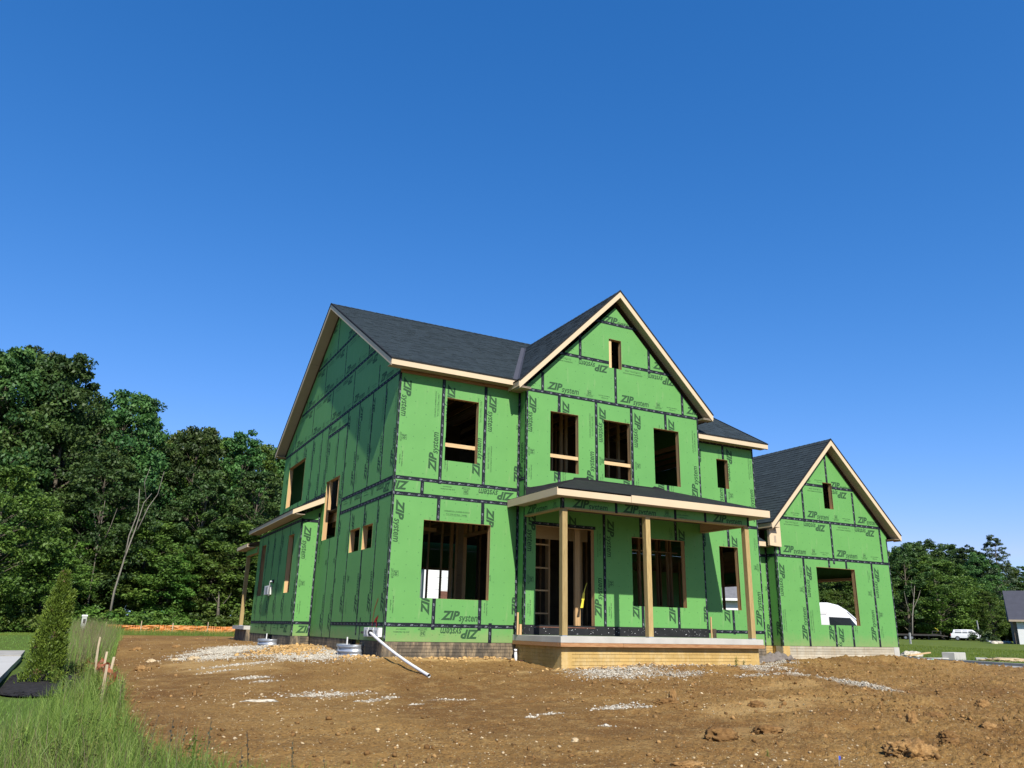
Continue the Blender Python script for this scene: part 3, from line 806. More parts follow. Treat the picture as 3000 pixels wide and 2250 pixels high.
ZT = [[(0, 0), (.8, 0), (.8, .22)], [(0, 0), (.8, .22), (.26, .22)], [(.26, .22), (.55, .22), (.8, .8)], [(0, .22), (.26, .22), (.55, .78)], [(0, 0), (.3, .2), (.8, 1)], [(0, 0), (.8, 1), (.5, .8)], [(0, .78), (.8, .78), (.8, 1)], [(0, .78), (.8, 1), (0, 1)]]
MARK = move(text_tris('ZIP', .050, .28, .001, 1), 0, 0)+move(text_tris('system tape', .022, .2, 0, 1), .085, .004)
def tape(fr, x0, z0, x1, z1, w=.092, off=-.003, lift=0.0, name='seam_tape', marks=True, seed=None):
    """straight run of dark tape between two points of the wall, with its white print"""
    d = Vector((x1-x0, z1-z0)); L = d.length; d.normalize(); n = Vector((-d.y, d.x))
    mb = MB(); k = max(1, int(L/.35)); pts = []
    def P(p, y): return (p.x-x0, y, p.y-z0)
    rows = []
    for i in range(k+1):
        p = Vector((x0, z0))+d*(L*i/k); j = random.uniform(-.003, .003); rows.append((p+n*(w/2+j), p-n*(w/2-j)))
    for i in range(k):
        a, b = rows[i]; c, e = rows[i+1]; y = off
        mb.face([P(b, y), P(e, y), P(c, y), P(a, y)], 0)
    a, b = rows[0]; c, e = rows[-1]
    mb.face([P(a, off), P(c, off), P(c, off+.0015), P(a, off+.0015)]); mb.face([P(e, off), P(b, off), P(b, off+.0015), P(e, off+.0015)])
    F = fr @ Matrix.Translation((x0, 0, z0))
    o = mb.build(name, 'tape', HOUSE, frame=F)
    if marks:
        lm = MB(); s = random.uniform(.03, .12); flip = random.random() < .5
        while s < L-.22:
            for q in MARK:
                pp = []
                for p in q:
                    a, b = p[0], p[1]-.022
                    if flip: a, b = .2-a, -b
                    v = Vector((x0, z0))+d*(s+a)+n*b; pp.append(P(v, off-.0012))
                lm.face(pp)
            s += .27+random.uniform(-.03, .05)
        if lm.f: lm.build('tape_lettering', 'tape_print', o, frame=F, kind='stuff')
    return o
def corner_tape(fr1, x, fr2, x2, z0, z1, w=.05):
    """tape folded round an outside corner: one strip on each wall"""
    tape(fr1, x, z0, x, z1, w, -.0062); tape(fr2, x2, z0, x2, z1, w, -.0062)
def jambs(fr, x0, x1, z0, z1, mat='lumber', depth=.15, head=True, sill=True, inset=.0125, nm='window'):
    def B(n, a, b, c, d, m):
        mb = MB().box(a-(a+b)/2, inset, c-(c+d)/2, b-(a+b)/2, depth, d-(c+d)/2)
        mb.build(n, m, HOUSE, frame=fr @ Matrix.Translation(((a+b)/2, 0, (c+d)/2)), bevel=0)
    B(nm+'_jamb', x0-.038, x0, z0-.0, z1, mat); B(nm+'_jamb', x1, x1+.038, z0-.0, z1, mat)
    if head: B(nm+'_header', x0-.038, x1+.038, z1, z1+.09, mat)
    if sill: B(nm+'_sill', x0-.038, x1+.038, z0-.038, z0, mat)
    # thin proud edge of the cut sheathing
    e = MB()
    for a, b, c, d in ((x1-.006, x1, z0, z1), (x0, x1-.006, z1-.008, z1)): e.box(a, -.002, c, b, .012, d)
    e.build(nm+'_rough_edge', 'osb_edge', HOUSE, frame=fr)
FR = frame(0, 0, 0)                     # front wall plane y = 0
FB = frame(0, YB, 0)                    # projecting bay
FG = frame(0, YG, 0)                    # garage front
FL = frame(0, 0, -90)                   # left wall x = 0; local x = -Y
FP = frame(XP, 0, -90)                  # bump-out left face
FC = frame(0, YP, 0)                    # bump-out front face
WU = (1.327, 2.243, 4.290, 5.954); WL = (.852, 2.686, .889, 2.750)
o1 = [WU, WL]
# --- front wall, upper storey
for i, (a, b, st) in enumerate(((0, FT4, 'v'), (FT4, 2*FT4, 'v'), (2*FT4, W1-.012, 'vr'))):
    panel(FR, a, ZB2, b, 6.50, st, o1, sheet=(a, ZB2, a+FT4, 6.46))
panel(FR, 0, ZB1, .76, ZB2, 'hr', (), sheet=(-1.9, ZB1-.80, .55, ZB2+.03)); panel(FR, .76, ZB1, W1-.012, ZB2, 'hr', (), sheet=(1.05, ZB1-.80, 3.49, ZB2+.02))
# --- front wall, lower storey
panel(FR, 0, ZT1, 1.225, ZB1, 'v', o1); panel(FR, 1.225, WL[3], 2.45, ZB1, 'hr', (), sheet=(-.08, 2.80, 2.36, 4.02))
panel(FR, 1.225, ZT1, 2.45, WL[2], 'h', (), sheet=(1.28, ZT1+.02, 3.72, ZT1+1.24)); panel(FR, 2.45, ZT1, W1-.012, ZB1, 'v', o1)
panel(FR, 0, ZS, 2.75, ZT1, 'hr', (), sheet=(.0, ZS-.78, 2.60, ZT1+.03)); panel(FR, 2.75, ZS, W1-.012, ZT1, None)
# ---- bay side walls (face left and right)
FBL = frame(W1, 0, -90); FBR = frame(W2, 0, 90)
panel(FBL, 0, ZB2-.05, -YB, 6.46, 'v', sheet=(-.9, ZB2, .32, 6.46)); panel(FBL, 0, ZT1, -YB, ZB2-.05, 'v', sheet=(-.62, ZT1, .6, ZB1+.1)); panel(FBL, 0, ZS, -YB, ZT1, None)
panel(FBR, YB, ZT1, 0, 3.4, 'v'); panel(FBR, YB, ZS, 0, ZT1, None); panel(FBR, YB, 3.4, 0, 5.85, 'v'); panel(FBR, YB, 5.85, 5.2, 6.42, None)
# ---- bay, upper storey
WA, WB, WC = (4.234, 5.136, 4.275, 5.934), (5.983, 6.896, 4.275, 5.934), (7.739, 8.667, 4.275, 5.934)
WD = (6.207, 6.645, 7.528, 8.424); DR = (3.816, 5.608, .293, 2.81); WG = (6.852, 8.700, .878, 2.715)
ob = [WA, WB, WC]
for a, b, sh in ((W1, 4.511, (W1-.02, 3.70, 4.70, 6.44)), (4.511, 5.729, None), (5.729, 6.949, None), (6.949, 8.189, None), (8.189, W2, None)):
    panel(FB, a, 3.35, b, ZG, 'v', ob, sheet=sh or (a, 3.70, a+FT4, ZG))
# ---- bay, under the porch
ob = [DR, WG]
for a, b, st in ((W1, 4.72, 'v'), (4.72, 5.94, 'v'), (5.94, 7.17, 'v'), (7.17, 8.40, 'vr'), (8.40, W2, 'vr')):
    panel(FB, a, .30, b, 3.35, st, ob, sheet=(a, .30, a+FT4, 3.30))
panel(FB, W1, ZS, W2, .30, None)
mb = MB().box(W1, -.012, .10, W2, -.001, .335); mb.build('base_membrane', 'membrane', HOUSE, frame=FB)
mb = MB()
for i in range(90):
    x = random.uniform(W1+.03, W2-.05); z = random.uniform(.12, .31); s = random.choice((.005, .006, .008, .012)); mb.box(x, -.016, z, x+s*random.uniform(.8, 2), -.0125, z+s)
mb.build('plaster_spatter', 'white_paint', HOUSE, frame=FB, kind='stuff')
# ---- bay gable
PK = 6.458
SL = .972
def gz(x, base=6.50, half=3.02): return 0
apex = ZG+ (W2-W1)/2*SL+.22
BG = [(W1-.3, ZG), (W2+.3, ZG), (PK, apex)]
BG = [(W1, 6.42), (W2, 6.42), (W2, ZG+.10), (PK, ZG+.10+(W2-PK)*SL+.02), (W1, ZG+.10)]
BGC = BG
og = [WD]
for a, b in ((W1, 3.978), (3.978, 6.416), (6.416, 8.855), (8.855, W2)): panel(FB, a, ZG, b, 7.670, 'h', og, BGC, sheet=(b-FT8, ZG, b, ZG+FT4) if a == W1 else (a, ZG, a+FT8, ZG+FT4))
for a, b in ((W1, 5.208), (5.208, 7.646), (7.646, W2)): panel(FB, a, 7.670, b, 8.905, 'h' if a != 5.208 else None, og, BGC, sheet=(a, 7.67, a+FT8, 7.67+FT4) if a != W1 else (5.208-FT8, 7.67, 5.208, 7.67+FT4))
panel(FB, 5.2, 8.905, 7.7, 10, 'h', og, BGC, sheet=(5.9, 8.8, 8.3, 8.8+FT4))
# ---- right wing
WE, WF = (10.422, 10.885, 4.485, 5.391), (10.334, 11.075, .884, 2.716)
oR = [WE, WF]
for a, b, st in ((W2+.012, 10.71, 'vr'), (10.71, W3, 'v')): panel(FR, a, 3.37, b, 5.92, st, oR, sheet=(b-FT4, 3.3, b, 5.92))
for a, b, st in ((W2+.012, 10.72, 'v'), (10.72, W3, 'vr')): panel(FR, a, .27, b, 3.37, st, oR, sheet=(b-FT4, .27, b, 3.30))
panel(FR, W2+.012, ZS, W3, .27, None)
FWR = frame(W3, 0, 90)
for a, b in ((0, 1.2), (1.2, 2.4), (2.4, 3.6), (3.6, 4.8), (4.8, 6), (6, 7.2), (7.2, 8)): panel(FWR, a, 3.1, b, 5.9, None)
WRG = [(0, 5.9), (8, 5.9), (8, 5.98), (4, 8.3), (0, 5.98)]
panel(FWR, 0, 5.9, 4, 8.4, None, (), WRG); panel(FWR, 4, 5.9, 8, 8.4, None, (), WRG)
panel(FWR, 0, ZS, .85, 3.1, 'v')
# ---- link wall between house and garage
FK = frame(0, .83, 0)
panel(FK, W3+.012, ZS, G0-.012, ZGT, 'vr', sheet=(W3+.02, ZS, W3+.02+FT4, ZGT)); panel(FK, W3+.012, ZGT, G0-.012, 3.0, None)
FGL = frame(G0, 0, -90)
panel(FGL, -.83, ZS, -YG, ZGT, 'v', sheet=(-1.5, ZS, -.33, ZGT)); panel(FGL, -.83, ZGT, -YG, 3.45, None)
# ---- garage front
WH, WI = (14.839, 16.674, .548, 2.368), (15.509, 15.950, 4.336, 5.231)
og = [WH, WI]
for a, b, st in ((G0, 14.27, 'vr'), (14.27, 15.46, 'vr'), (15.46, 16.28, 'vr'), (16.28, 17.54, 'vr'), (17.54, G1, 'v')):
    panel(FG, a, ZS, b, ZGT, st, og, sheet=(a, ZS, a+FT4, ZGT) if a != 15.46 else (15.5, ZS-1.9, 15.5+FT4, ZS+.85))
GP = 15.776; GSL = 1.0
GG = [(G0, 2.6), (G1, 2.6), (G1, 3.60), (GP, 3.60+(G1-GP)*GSL), (G0, 3.60)]
for a, b in ((G0, 13.25), (13.25, 15.70), (15.70, 18.15), (18.15, G1)): panel(FG, a, ZGT, b, 3.865, 'h' if b-a > 1 else None, og, GG)
for a, b in ((G0, 14.49), (14.49, 16.93), (16.93, G1)): panel(FG, a, 3.865, b, 5.085, 'h', og, GG, sheet=(a, 3.865, a+FT8, 3.865+FT4) if a != G0 else (14.49-FT8, 3.865, 14.49, 3.865+FT4))
for a, b in ((G0, 15.74), (15.74, G1)): panel(FG, a, 5.085, b, 7, 'h', og, GG, sheet=(15.74, 4.97, 15.74+FT8, 4.97+FT4) if a != G0 else (15.74-FT8, 5.085, 15.74, 5.085+FT4))
# ---- garage right wall with the vehicle openings, rear wall
FGR = frame(G1, 0, 90); og = [(1.0, 5.6, -.3, 2.15), (6.3, 9.3, -.3, 2.15)]
for a, b in ((YG, 1.65), (1.65, 2.9), (2.9, 4.1), (4.1, 5.3), (5.3, 6.5), (6.5, 7.7), (7.7, 8.9), (8.9, 10.4)): panel(FGR, a, ZS, b, 3.5, None, og)
FGB = frame(0, 10.4, 180)
for k in range(5): panel(FGB, -G1+k*1.083, ZS, -G1+(k+1)*1.083, 3.5, None)
panel(FGB, -G1, 3.5, -GP, 6.5, None, (), [(-G1, 3.5), (-G0, 3.5), (-GP, 6.2)]); panel(FGB, -GP, 3.5, -G0, 6.5, None, (), [(-G1, 3.5), (-G0, 3.5), (-GP, 6.2)])
# ---- left wall (local x = -Y)
LA, LB, LC, LD = (-6.353, -4.825, 2.699, 4.526), (-3.341, -2.426, 2.122, 2.738), (-2.202, -1.350, 2.122, 2.738), (-12.061, -9.545, 4.372, 5.903)
oL = [LA, LB, LC, LD]
LGC = [(-Y3, 6.3), (0, 6.3), (0, 6.50), (-Y3/2, 6.50+Y3/2*.583), (-Y3, 6.50)]
ys = [0, 1.0, 2.10, 3.32, 4.43, 5.38, 6.60, 7.40, 8.56, 9.80, 11.02, 12.1, Y3]
for y0, y1 in zip(ys, ys[1:]):
    top = ZG if not (y0 >= 4.4 and y1 <= 6.7) else 6.03
    panel(FL, -y1, ZB2 if y0 < 4.4 else 3.30, -y0, top, 'v' if y0 < 9 else 'vr', oL, sheet=(-y0-FT4, top-2.71, -y0, top))
panel(FL, -6.60, 6.03, -4.43, ZG, 'h', (), sheet=(-6.9, 6.03, -4.46, 7.25))
for y0, y1 in ((0, 2.53), (2.53, 4.43)): panel(FL, -y1, ZB1, -y0, ZB2, 'hr', (), sheet=(-y1+.02, ZB1-.80, -y1+2.46, ZB2+.02))
ys = [0, 1.02, 2.10, 3.40, 4.50]
for y0, y1 in zip(ys, ys[1:]): panel(FL, -y1, ZT1, -y0, ZB1, 'v', oL, sheet=(-y0-FT4, ZT1, -y0, ZB1))
for y0, y1 in ((4.50, 5.36), (5.36, YP-.012)): panel(FL, -y1, ZS, -y0, 3.30, 'vr', oL, sheet=(-y0-FT4, ZS, -y0, 3.30))
for y0, y1 in ((0, 1.80), (1.80, 4.50)): panel(FL, -y1, ZS, -y0, ZT1, None)
for y0, y1 in ((0, 1.71), (1.71, 4.10), (4.10, 6.49), (6.49, 8.92), (8.92, 11.4), (11.4, Y3)): panel(FL, -y1, ZG, -y0, 7.67, 'h', (), LGC, sheet=(-y0-FT8, ZG, -y0, ZG+FT4) if y0 else (-1.71, ZG, -1.71+FT8, ZG+FT4))
for y0, y1 in ((1, 2.85), (2.85, 5.28), (5.28, 7.65), (7.65, 10.15), (10.15, 12)): panel(FL, -y1, 7.67, -y0, 8.90, 'h', (), LGC, sheet=(-y0-FT8, 7.67, -y0, 8.89))
for y0, y1 in ((3, 6.43), (6.43, 9.5)): panel(FL, -y1, 8.90, -y0, 10.4, 'h', (), LGC, sheet=(-y0-FT8, 8.9, -y0, 8.9+FT4))
# ---- bump-out
LE, LF = (-8.335, -7.532, 1.177, 2.994), (-12.677, -11.923, 1.177, 2.994)
oP = [LE, LF]; ys = [YP, 8.15, 9.38, 10.50, 11.62, 12.62, YQ]
for y0, y1 in zip(ys, ys[1:]): panel(FP, -y1, ZT1, -y0, 3.43, 'v', oP, sheet=(-y0-FT4, ZT1, -y0, 3.3))
for y0, y1, s in ((YP, 9.62, 'hr'), (9.62, 12.7, 'hr'), (12.7, YQ, None)): panel(FP, -y1, ZS, -y0, ZT1, s, (), sheet=(-y1+.1, ZS-.8, -y1+2.54, ZT1+.04))
CC = [(XP, -1), (0, -1), (0, 3.88), (XP, 3.62)]
panel(FC, XP, ZT1, 0, 3.34, 'v', (), CC, sheet=(XP, ZT1, XP+FT4, 3.34)); panel(FC, XP, 3.34, 0, 4.0, None, (), CC); panel(FC, XP, ZS, 0, ZT1, 'h', (), CC, sheet=(XP+.0, ZS-.02, XP+2.4, ZS+1.2))
# ---- rear wall, with the wide patio opening, and wing rear
FBK = frame(0, Y3, 180); oB = [(-7.32, -5.0, .27, 2.50), (-3.4, -1.6, 4.4, 5.9), (-11.2, -10.0, .9, 2.3)]
x = -W3
while x < -.01: panel(FBK, x, ZS, min(x+FT4, 0), 3.35, None, oB); panel(FBK, x, 3.35, min(x+FT4, 0), 6.45, None, oB); x += FT4
# ---- tapes
def HT(fr, z, x0, x1, **k): tape(fr, x0, z, x1, z, off=-.0048, **k)
def VT(fr, x, z0, z1, **k): tape(fr, x, z0, x, z1, off=-.0032, **k)
HT(FR, ZB2, 0, W1-.01); HT(FR, ZB1, 0, W1-.01); HT(FR, ZT1, 0, W1-.01)
VT(FR, FT4, ZB2-.06, 6.49); VT(FR, 2*FT4, ZB2, 6.49); VT(FR, .76, ZB1, ZB2)
VT(FR, 1.225, WL[3], ZB1); VT(FR, 2.45, WL[3], ZB1); VT(FR, 1.225, ZT1-.10, WL[2]); VT(FR, 2.45, ZT1-.10, WL[2]); VT(FR, 2.75, ZS, ZT1+.08)
corner_tape(FR, .027, FL, -.027, ZS, 6.45); tape(FR, W1-.03, ZS, W1-.03, 6.45, .05, -.006); tape(FBL, .027, ZS, .027, 6.4, .05, -.006)
corner_tape(FB, W1+.027, FBL, -YB-.027, .1, 6.42)
HT(FB, 3.73, W1, 4.6); HT(FBL, 4.0, 0, -YB); HT(FBL, 3.45, 0, -YB)
HT(FB, ZG, W1, W2); HT(FB, 7.670, 4.2, WD[0]-.01); HT(FB, 7.670, WD[1]+.01, 8.72); HT(FB, 8.905, 5.45, 7.46)
for x in (4.511, 5.729, 6.949, 8.189):
    w = [q for q in (WA, WB, WC) if q[0] < x < q[1]]
    if w: VT(FB, x, w[0][3], ZG); VT(FB, x, 3.6, w[0][2])
    else: VT(FB, x, 3.6, ZG)
VT(FB, 3.978, ZG, 7.0); VT(FB, 6.416, ZG, WD[2]); VT(FB, 8.855, ZG, 7.14); VT(FB, 5.208, 7.58, 8.35); VT(FB, 7.646, 7.58, 8.35)
VT(FB, 5.94, .335, 3.3); VT(FB, 7.17, .335, WG[2]); VT(FB, 7.17, WG[3], 3.3); VT(FB, 8.40, .335, WG[2]); VT(FB, 8.40, WG[3], 3.3); VT(FB, 4.72, DR[3], 3.3)
HT(FB, 2.855, DR[0]-.12, DR[1]+.05, w=.085)
corner_tape(FB, W2-.027, FBR, YB+.027, .1, 6.40); tape(FR, W2+.035, .0, W2+.035, 5.85, .05, -.006)
HT(FR, 5.86, W2+.02, W3); VT(FR, 10.70, WE[3], 5.86); VT(FR, 10.71, 3.45, WE[2]); VT(FR, 10.72, WF[3], 3.3); VT(FR, 10.74, .2, WF[2]); HT(FR, 3.37, W2+.02, W3); HT(FR, .27, W2+.02, W3)
corner_tape(FR, W3-.027, FWR, .027, ZS, 5.85)
HT(FK, ZGT, W3+.02, G0-.02); tape(FK, G0-.03, ZS, G0-.03, 3.0, .05, -.006); HT(FGL, ZGT, -.82, -YG); tape(FGL, -.80, ZS, -.80, 3.0, .05, -.006); tape(FK, 12.55, ZS, 12.55, 3.0, .08, -.003)
corner_tape(FG, G0+.027, FGL, -YG-.027, ZS, 3.3); HT(FG, ZGT, G0, G1); HT(FG, 3.865, 13.35, 18.2); HT(FG, 5.085, 14.6, WI[0]-.0); HT(FG, 5.085, WI[1], 17.0)
VT(FG, 14.27, ZS, ZGT); VT(FG, 17.54, ZS, ZGT); VT(FG, 15.46, WH[3], ZGT+.06); VT(FG, 16.28, WH[3], ZGT+.06); VT(FG, 15.46, ZS, WH[2]); VT(FG, 16.28, ZS, WH[2])
VT(FG, 13.25, ZGT, 3.1); VT(FG, 15.70, 2.5, 3.865); VT(FG, 18.15, 2.6, 3.865); VT(FG, 14.49, 3.8, 5.0); VT(FG, 16.93, 3.8, 5.0); VT(FG, 15.74, WI[3], 6.2)
corner_tape(FG, G1-.027, FGR, YG+.027, ZS, 3.5)
HT(FL, ZB2, -4.45, 0); HT(FL, ZB1, -4.45, 0); HT(FL, ZT1, -4.5, 0); HT(FL, ZG, -Y3, 0); HT(FL, 7.67, -10.8, -2.2); HT(FL, 8.90, -8.8, -4.2); HT(FL, 6.03, -6.60, -4.43)
for y in (1.0, 2.10, 3.32): VT(FL, -y, ZB2, ZG, w=.07)
VT(FL, -4.43, 3.3, ZG, w=.08)
for y in (5.38,): VT(FL, -y, 4.53, 6.03, w=.07)
VT(FL, -6.60, 4.1, ZG, w=.07)
for y in (7.40, 8.56): VT(FL, -y, 4.1, ZG, w=.07)
for y in (9.80, 11.02): VT(FL, -y, 5.90, ZG, w=.07)
VT(FL, -12.1, 4.1, ZG, w=.07)
VT(FL, -1.02, ZT1, ZB1, w=.06); VT(FL, -2.10, .0, LC[2]); VT(FL, -2.10, LC[3], ZB1); VT(FL, -3.40, ZT1, ZB1, w=.06); VT(FL, -4.50, ZS, 3.6, w=.07); VT(FL, -5.36, ZS, 2.7, w=.05); VT(FL, -1.80, ZS, .42, w=.06); VT(FL, -2.53, ZB1, ZB2, w=.06)
for y in (1.71, 4.10, 6.49, 8.92, 11.4): VT(FL, -y, ZG, 7.6 if 2 < y < 11 else 7.1, w=.06)
for y in (2.85, 5.28, 7.65, 10.15): VT(FL, -y, 7.67, 8.8 if 4 < y < 9 else 8.1, w=.06)
VT(FL, -6.43, 8.9, 10.1, w=.06)
HT(FP, ZT1, -YQ, -YP); HT(FP, 3.34, -YQ, -YP)
for y in (9.38, 10.50, 11.62, 12.62): VT(FP, -y, ZT1, 3.34, w=.06)
VT(FP, -8.15, LE[3], 3.3, w=.06); VT(FP, -8.15, ZT1, LE[2], w=.06); VT(FP, -9.62, ZS, ZT1, w=.06)
corner_tape(FC, XP+.027, FP, -YP-.027, ZS, 3.4); tape(FC, -.03, ZS, -.03, 3.6, .05, -.006); tape(FL, -YP+.03, ZS, -YP+.03, 3.6, .05, -.006); HT(FC, ZT1, XP, 0); HT(FC, 3.34, XP, 0); tape(FC, XP, 3.55, 0, 3.82, .08, -.007)
# ---- window and door openings: lumber bucks
for fr, q in ((FR, WU), (FR, WL), (FB, WA), (FB, WB), (FB, WC), (FB, WD), (FR, WE), (FR, WF), (FB, WG), (FG, WH), (FG, WI), (FL, LA), (FL, LB), (FL, LC), (FL, LD), (FP, LE), (FP, LF)):
    jambs(fr, *q)
jambs(FB, *DR, nm='door', sill=False); jambs(FBK, -7.32, -5.0, .27, 2.50, nm='patio_door', sill=False); jambs(FGR, 1.0, 5.6, ZS, 2.15, nm='garage_door', sill=False); jambs(FGR, 6.3, 9.3, ZS, 2.15, nm='garage_door', sill=False)
board('door_threshold', 'red_brick', HOUSE, DR[0], YB-.02, .275, DR[1], YB+.14, .297)
def lbl(o, t): o['label'] = t; return o
board('cross_board', 'lumber_x', HOUSE, WU[0]-.05, .155, 4.685, WU[1]+.03, .193, 4.785); 
for q in (WA, WB): board('cross_board', 'lumber_x', HOUSE, q[0]-.04, YB+.02, 4.655, q[1]+.02, YB+.055, 4.75)
# pale louvre board leaning in the small gable window
board('gable_window_board', 'lumber_x', HOUSE, WD[0]+.005, YB+.05, WD[2], WD[0]+.12, YB+.09, WD[3]-.01)

# ------------------------------------------------------------------ foundation
def brick_wall(fr, x0, x1, z0, z1, mat, back=.28, bl=.245, bh=.078, proud=.012, singles=0, name='foundation_wall'):
    """poured wall with brick-shaped face: body, and one piece for every brick"""
    bm_ = MB().box(x0, proud, z0, x1, back, z1); body = bm_.build(name, mat, HOUSE, frame=fr)
    rows = int(round((z1-z0)/bh)); bh = (z1-z0)/rows; rest = MB(); cnt = 0; cache = {}
    for r in range(rows-1, -1, -1):
        z = z0+r*bh; x = x0-(bl/2 if r % 2 else 0)
        while x < x1-.01:
            a, b = max(x, x0), min(x+bl, x1); x += bl
            if b-a < .03: continue
            g = .0045; gv = .0015 if 'coated' not in mat else .003; w = b-a-2*gv
            if cnt < singles:
                key = round(w, 3)
                if key not in cache:
                    q = MB().box(0, 0, g, w, proud+.002, bh-g, .5); cache[key] = q.mesh('brick'); cache[key].materials.append(MATS[mat])
                o = bpy.data.objects.new('brick', cache[key]); o.matrix_basis = fr @ Matrix.Translation((a+gv, random.uniform(-.0015, .0015), z)); link(o, body); cnt += 1
            else: rest.box(a+gv, random.uniform(-.0015, .0015), z+g, b-gv, proud+.002, z+bh-g)
    if rest.f: rest.build('bricks', mat, body, frame=fr, tone=True, kind='stuff')
    return body
ZD = -1.1
def fnd(fr, x0, x1, zt, ztop_b, zbot_b, mat, singles=0):
    brick_wall(fr, x0, x1, zbot_b, ztop_b, mat, singles=singles)
    MB().box(x0, .014, ZD, x1, .28, zbot_b-.001).build('footing', 'sand' if mat == 'coated_brick' else mat, HOUSE, frame=fr)
def sub(fr, dx): return fr @ Matrix.Translation((0, dx, 0))
fnd(sub(FR, .01), 0, W1, 0, ZS-.004, ZS-.39, 'coated_brick', 90)
fnd(sub(FL, .01), -YP, -2.75, 0, ZS-.004, ZS-.39, 'coated_brick', 0); fnd(sub(FL, .01), -1.75, 0, 0, ZS-.004, ZS-.39, 'coated_brick', 40)
fnd(sub(FC, .01), XP, 0, 0, ZS-.004, ZS-.39, 'coated_brick'); 
fnd(sub(FP, .01), -YQ, -10.35, 0, ZS-.004, ZS-.39, 'coated_brick', 0); fnd(sub(FP, .01), -9.35, -YP, 0, ZS-.004, ZS-.39, 'coated_brick', 0)
for fr, a, b in ((FL, -2.75, -1.75), (FP, -10.35, -9.35)):   # basement windows behind the wells
    MB().box(a, .12, -.9, b, .16, ZS).build('basement_window', 'glass', HOUSE, frame=fr); MB().box(a, .02, -1.1, b, .2, -.75).build('basement_sill', 'coated_brick', HOUSE, frame=fr)
fnd(sub(FR, .01), W2, W3, 0, ZS-.004, ZS-.47, 'coated_brick', 20)
fnd(sub(FG, .01), G0, G1, 0, ZS-.004, ZS-.40, 'pale_brick', 60)
fnd(sub(FGL, .01), -.83, -YG, 0, ZS-.004, ZS-.47, 'tan_brick', 6); fnd(sub(FK, .01), W3, G0, 0, ZS-.004, ZS-.47, 'tan_brick', 10)
for fr, a, b in ((FBK, -W3, 0), (FGB, -G1, -G0), (FGR, YG, 1.0), (FGR, 5.6, 6.3), (FGR, 9.3, 10.4)): MB().box(a, .015, ZD, b, .28, ZS-.004).build('footing', 'concrete', HOUSE, frame=fr)
# ---- porch: brick base, slab, form boards, posts, beams, roof
PX0, PX1, PY = 3.386, 9.551, -2.311
brick_wall(frame(0, -2.2, 0), 3.47, 9.47, -.70, -.137, 'tan_brick', singles=72, name='porch_base_wall')
brick_wall(frame(3.47, 0, -90), 0, 2.199, -.70, -.137, 'tan_brick', singles=30, name='porch_base_wall'); brick_wall(frame(9.47, 0, 90), -2.199, 0, -.70, -.137, 'tan_brick', name='porch_base_wall')
MB().box(PX0, PY, -.048, PX1, -.002, .089).build('porch_slab', 'concrete', HOUSE, bevel=.006)
board('form_board', 'form_board', HOUSE, PX0-.005, PY-.008, -.133, 5.1, -2.215, -.049); board('form_board', 'form_board', HOUSE, 5.105, PY-.010, -.134, PX1+.02, -2.215, -.050)
board('form_board', 'form_board', HOUSE, PX0-.008, -2.21, -.134, 3.46, -.01, -.050)
def post(x0, y0, z0, z1, s=.14):
    p = board('porch_post', 'treated', HOUSE, x0, y0, z0, x0+s, y0+s, z1)
    MB().box(x0+.004, y0+.004, z0-.022, x0+s-.004, y0+s-.004, z0).build('post_base', 'galvanized', p); return p
for x in (3.50, 5.95, 9.275): post(x, -2.19, .112, 3.0)
board('porch_beam_plate', 'treated', HOUSE, 3.475, -2.20, 2.995, 9.45, -2.03, 3.035); board('porch_beam_plate', 'treated', HOUSE, 3.475, -2.03, 2.995, 3.62, YB-.001, 3.034); board('porch_beam_plate', 'treated', HOUSE, 9.30, -2.03, 2.996, 9.45, YB-.001, 3.033)
board('porch_beam', 'lumber_x', HOUSE, 3.487, -2.188, 3.036, 9.43, -2.03, 3.29); board('porch_beam', 'lumber_y', HOUSE, 3.487, -2.03, 3.036, 3.62, YB-.013, 3.288); board('porch_beam', 'lumber_y', HOUSE, 9.30, -2.03, 3.036, 9.43, YB-.013, 3.287)
FPF = frame(0, -2.20, 0); FPS = frame(3.475, 0, -90)
for a, b, sx in ((3.475, 5.05, 3.62), (5.05, 7.9, 5.1), (7.9, 9.44, 8.0)):
    panel(FPF, a, 3.03, b, 3.29, 'h', (), sheet=(sx, 2.93, sx+FT8, 4.15), th=.011, name='beam_cladding')
panel(FPS, -YB, 3.03, 2.188, 3.29, 'h', (), sheet=(.35, 2.93, 2.79, 4.15), th=.011, name='beam_cladding')
for x in (3.51, 5.05, 6.9, 7.9, 9.40): VT(FPF, x, 3.0, 3.29, w=.075)
VT(FPS, 2.16, 3.0, 3.29, w=.06)
# stubs of lumber standing on the slab against the wall
for x in (3.36, 9.50):
    board('slab_stub', 'lumber', HOUSE, x+.06, -.42 if x > 5 else -.30, .091, x+.17, -.385 if x > 5 else -.265, .34); board('slab_stub', 'lumber', HOUSE, x+.0, -.40 if x > 5 else -.28, .091, x+.04, -.37 if x > 5 else -.25, .62 if x < 5 else .66)
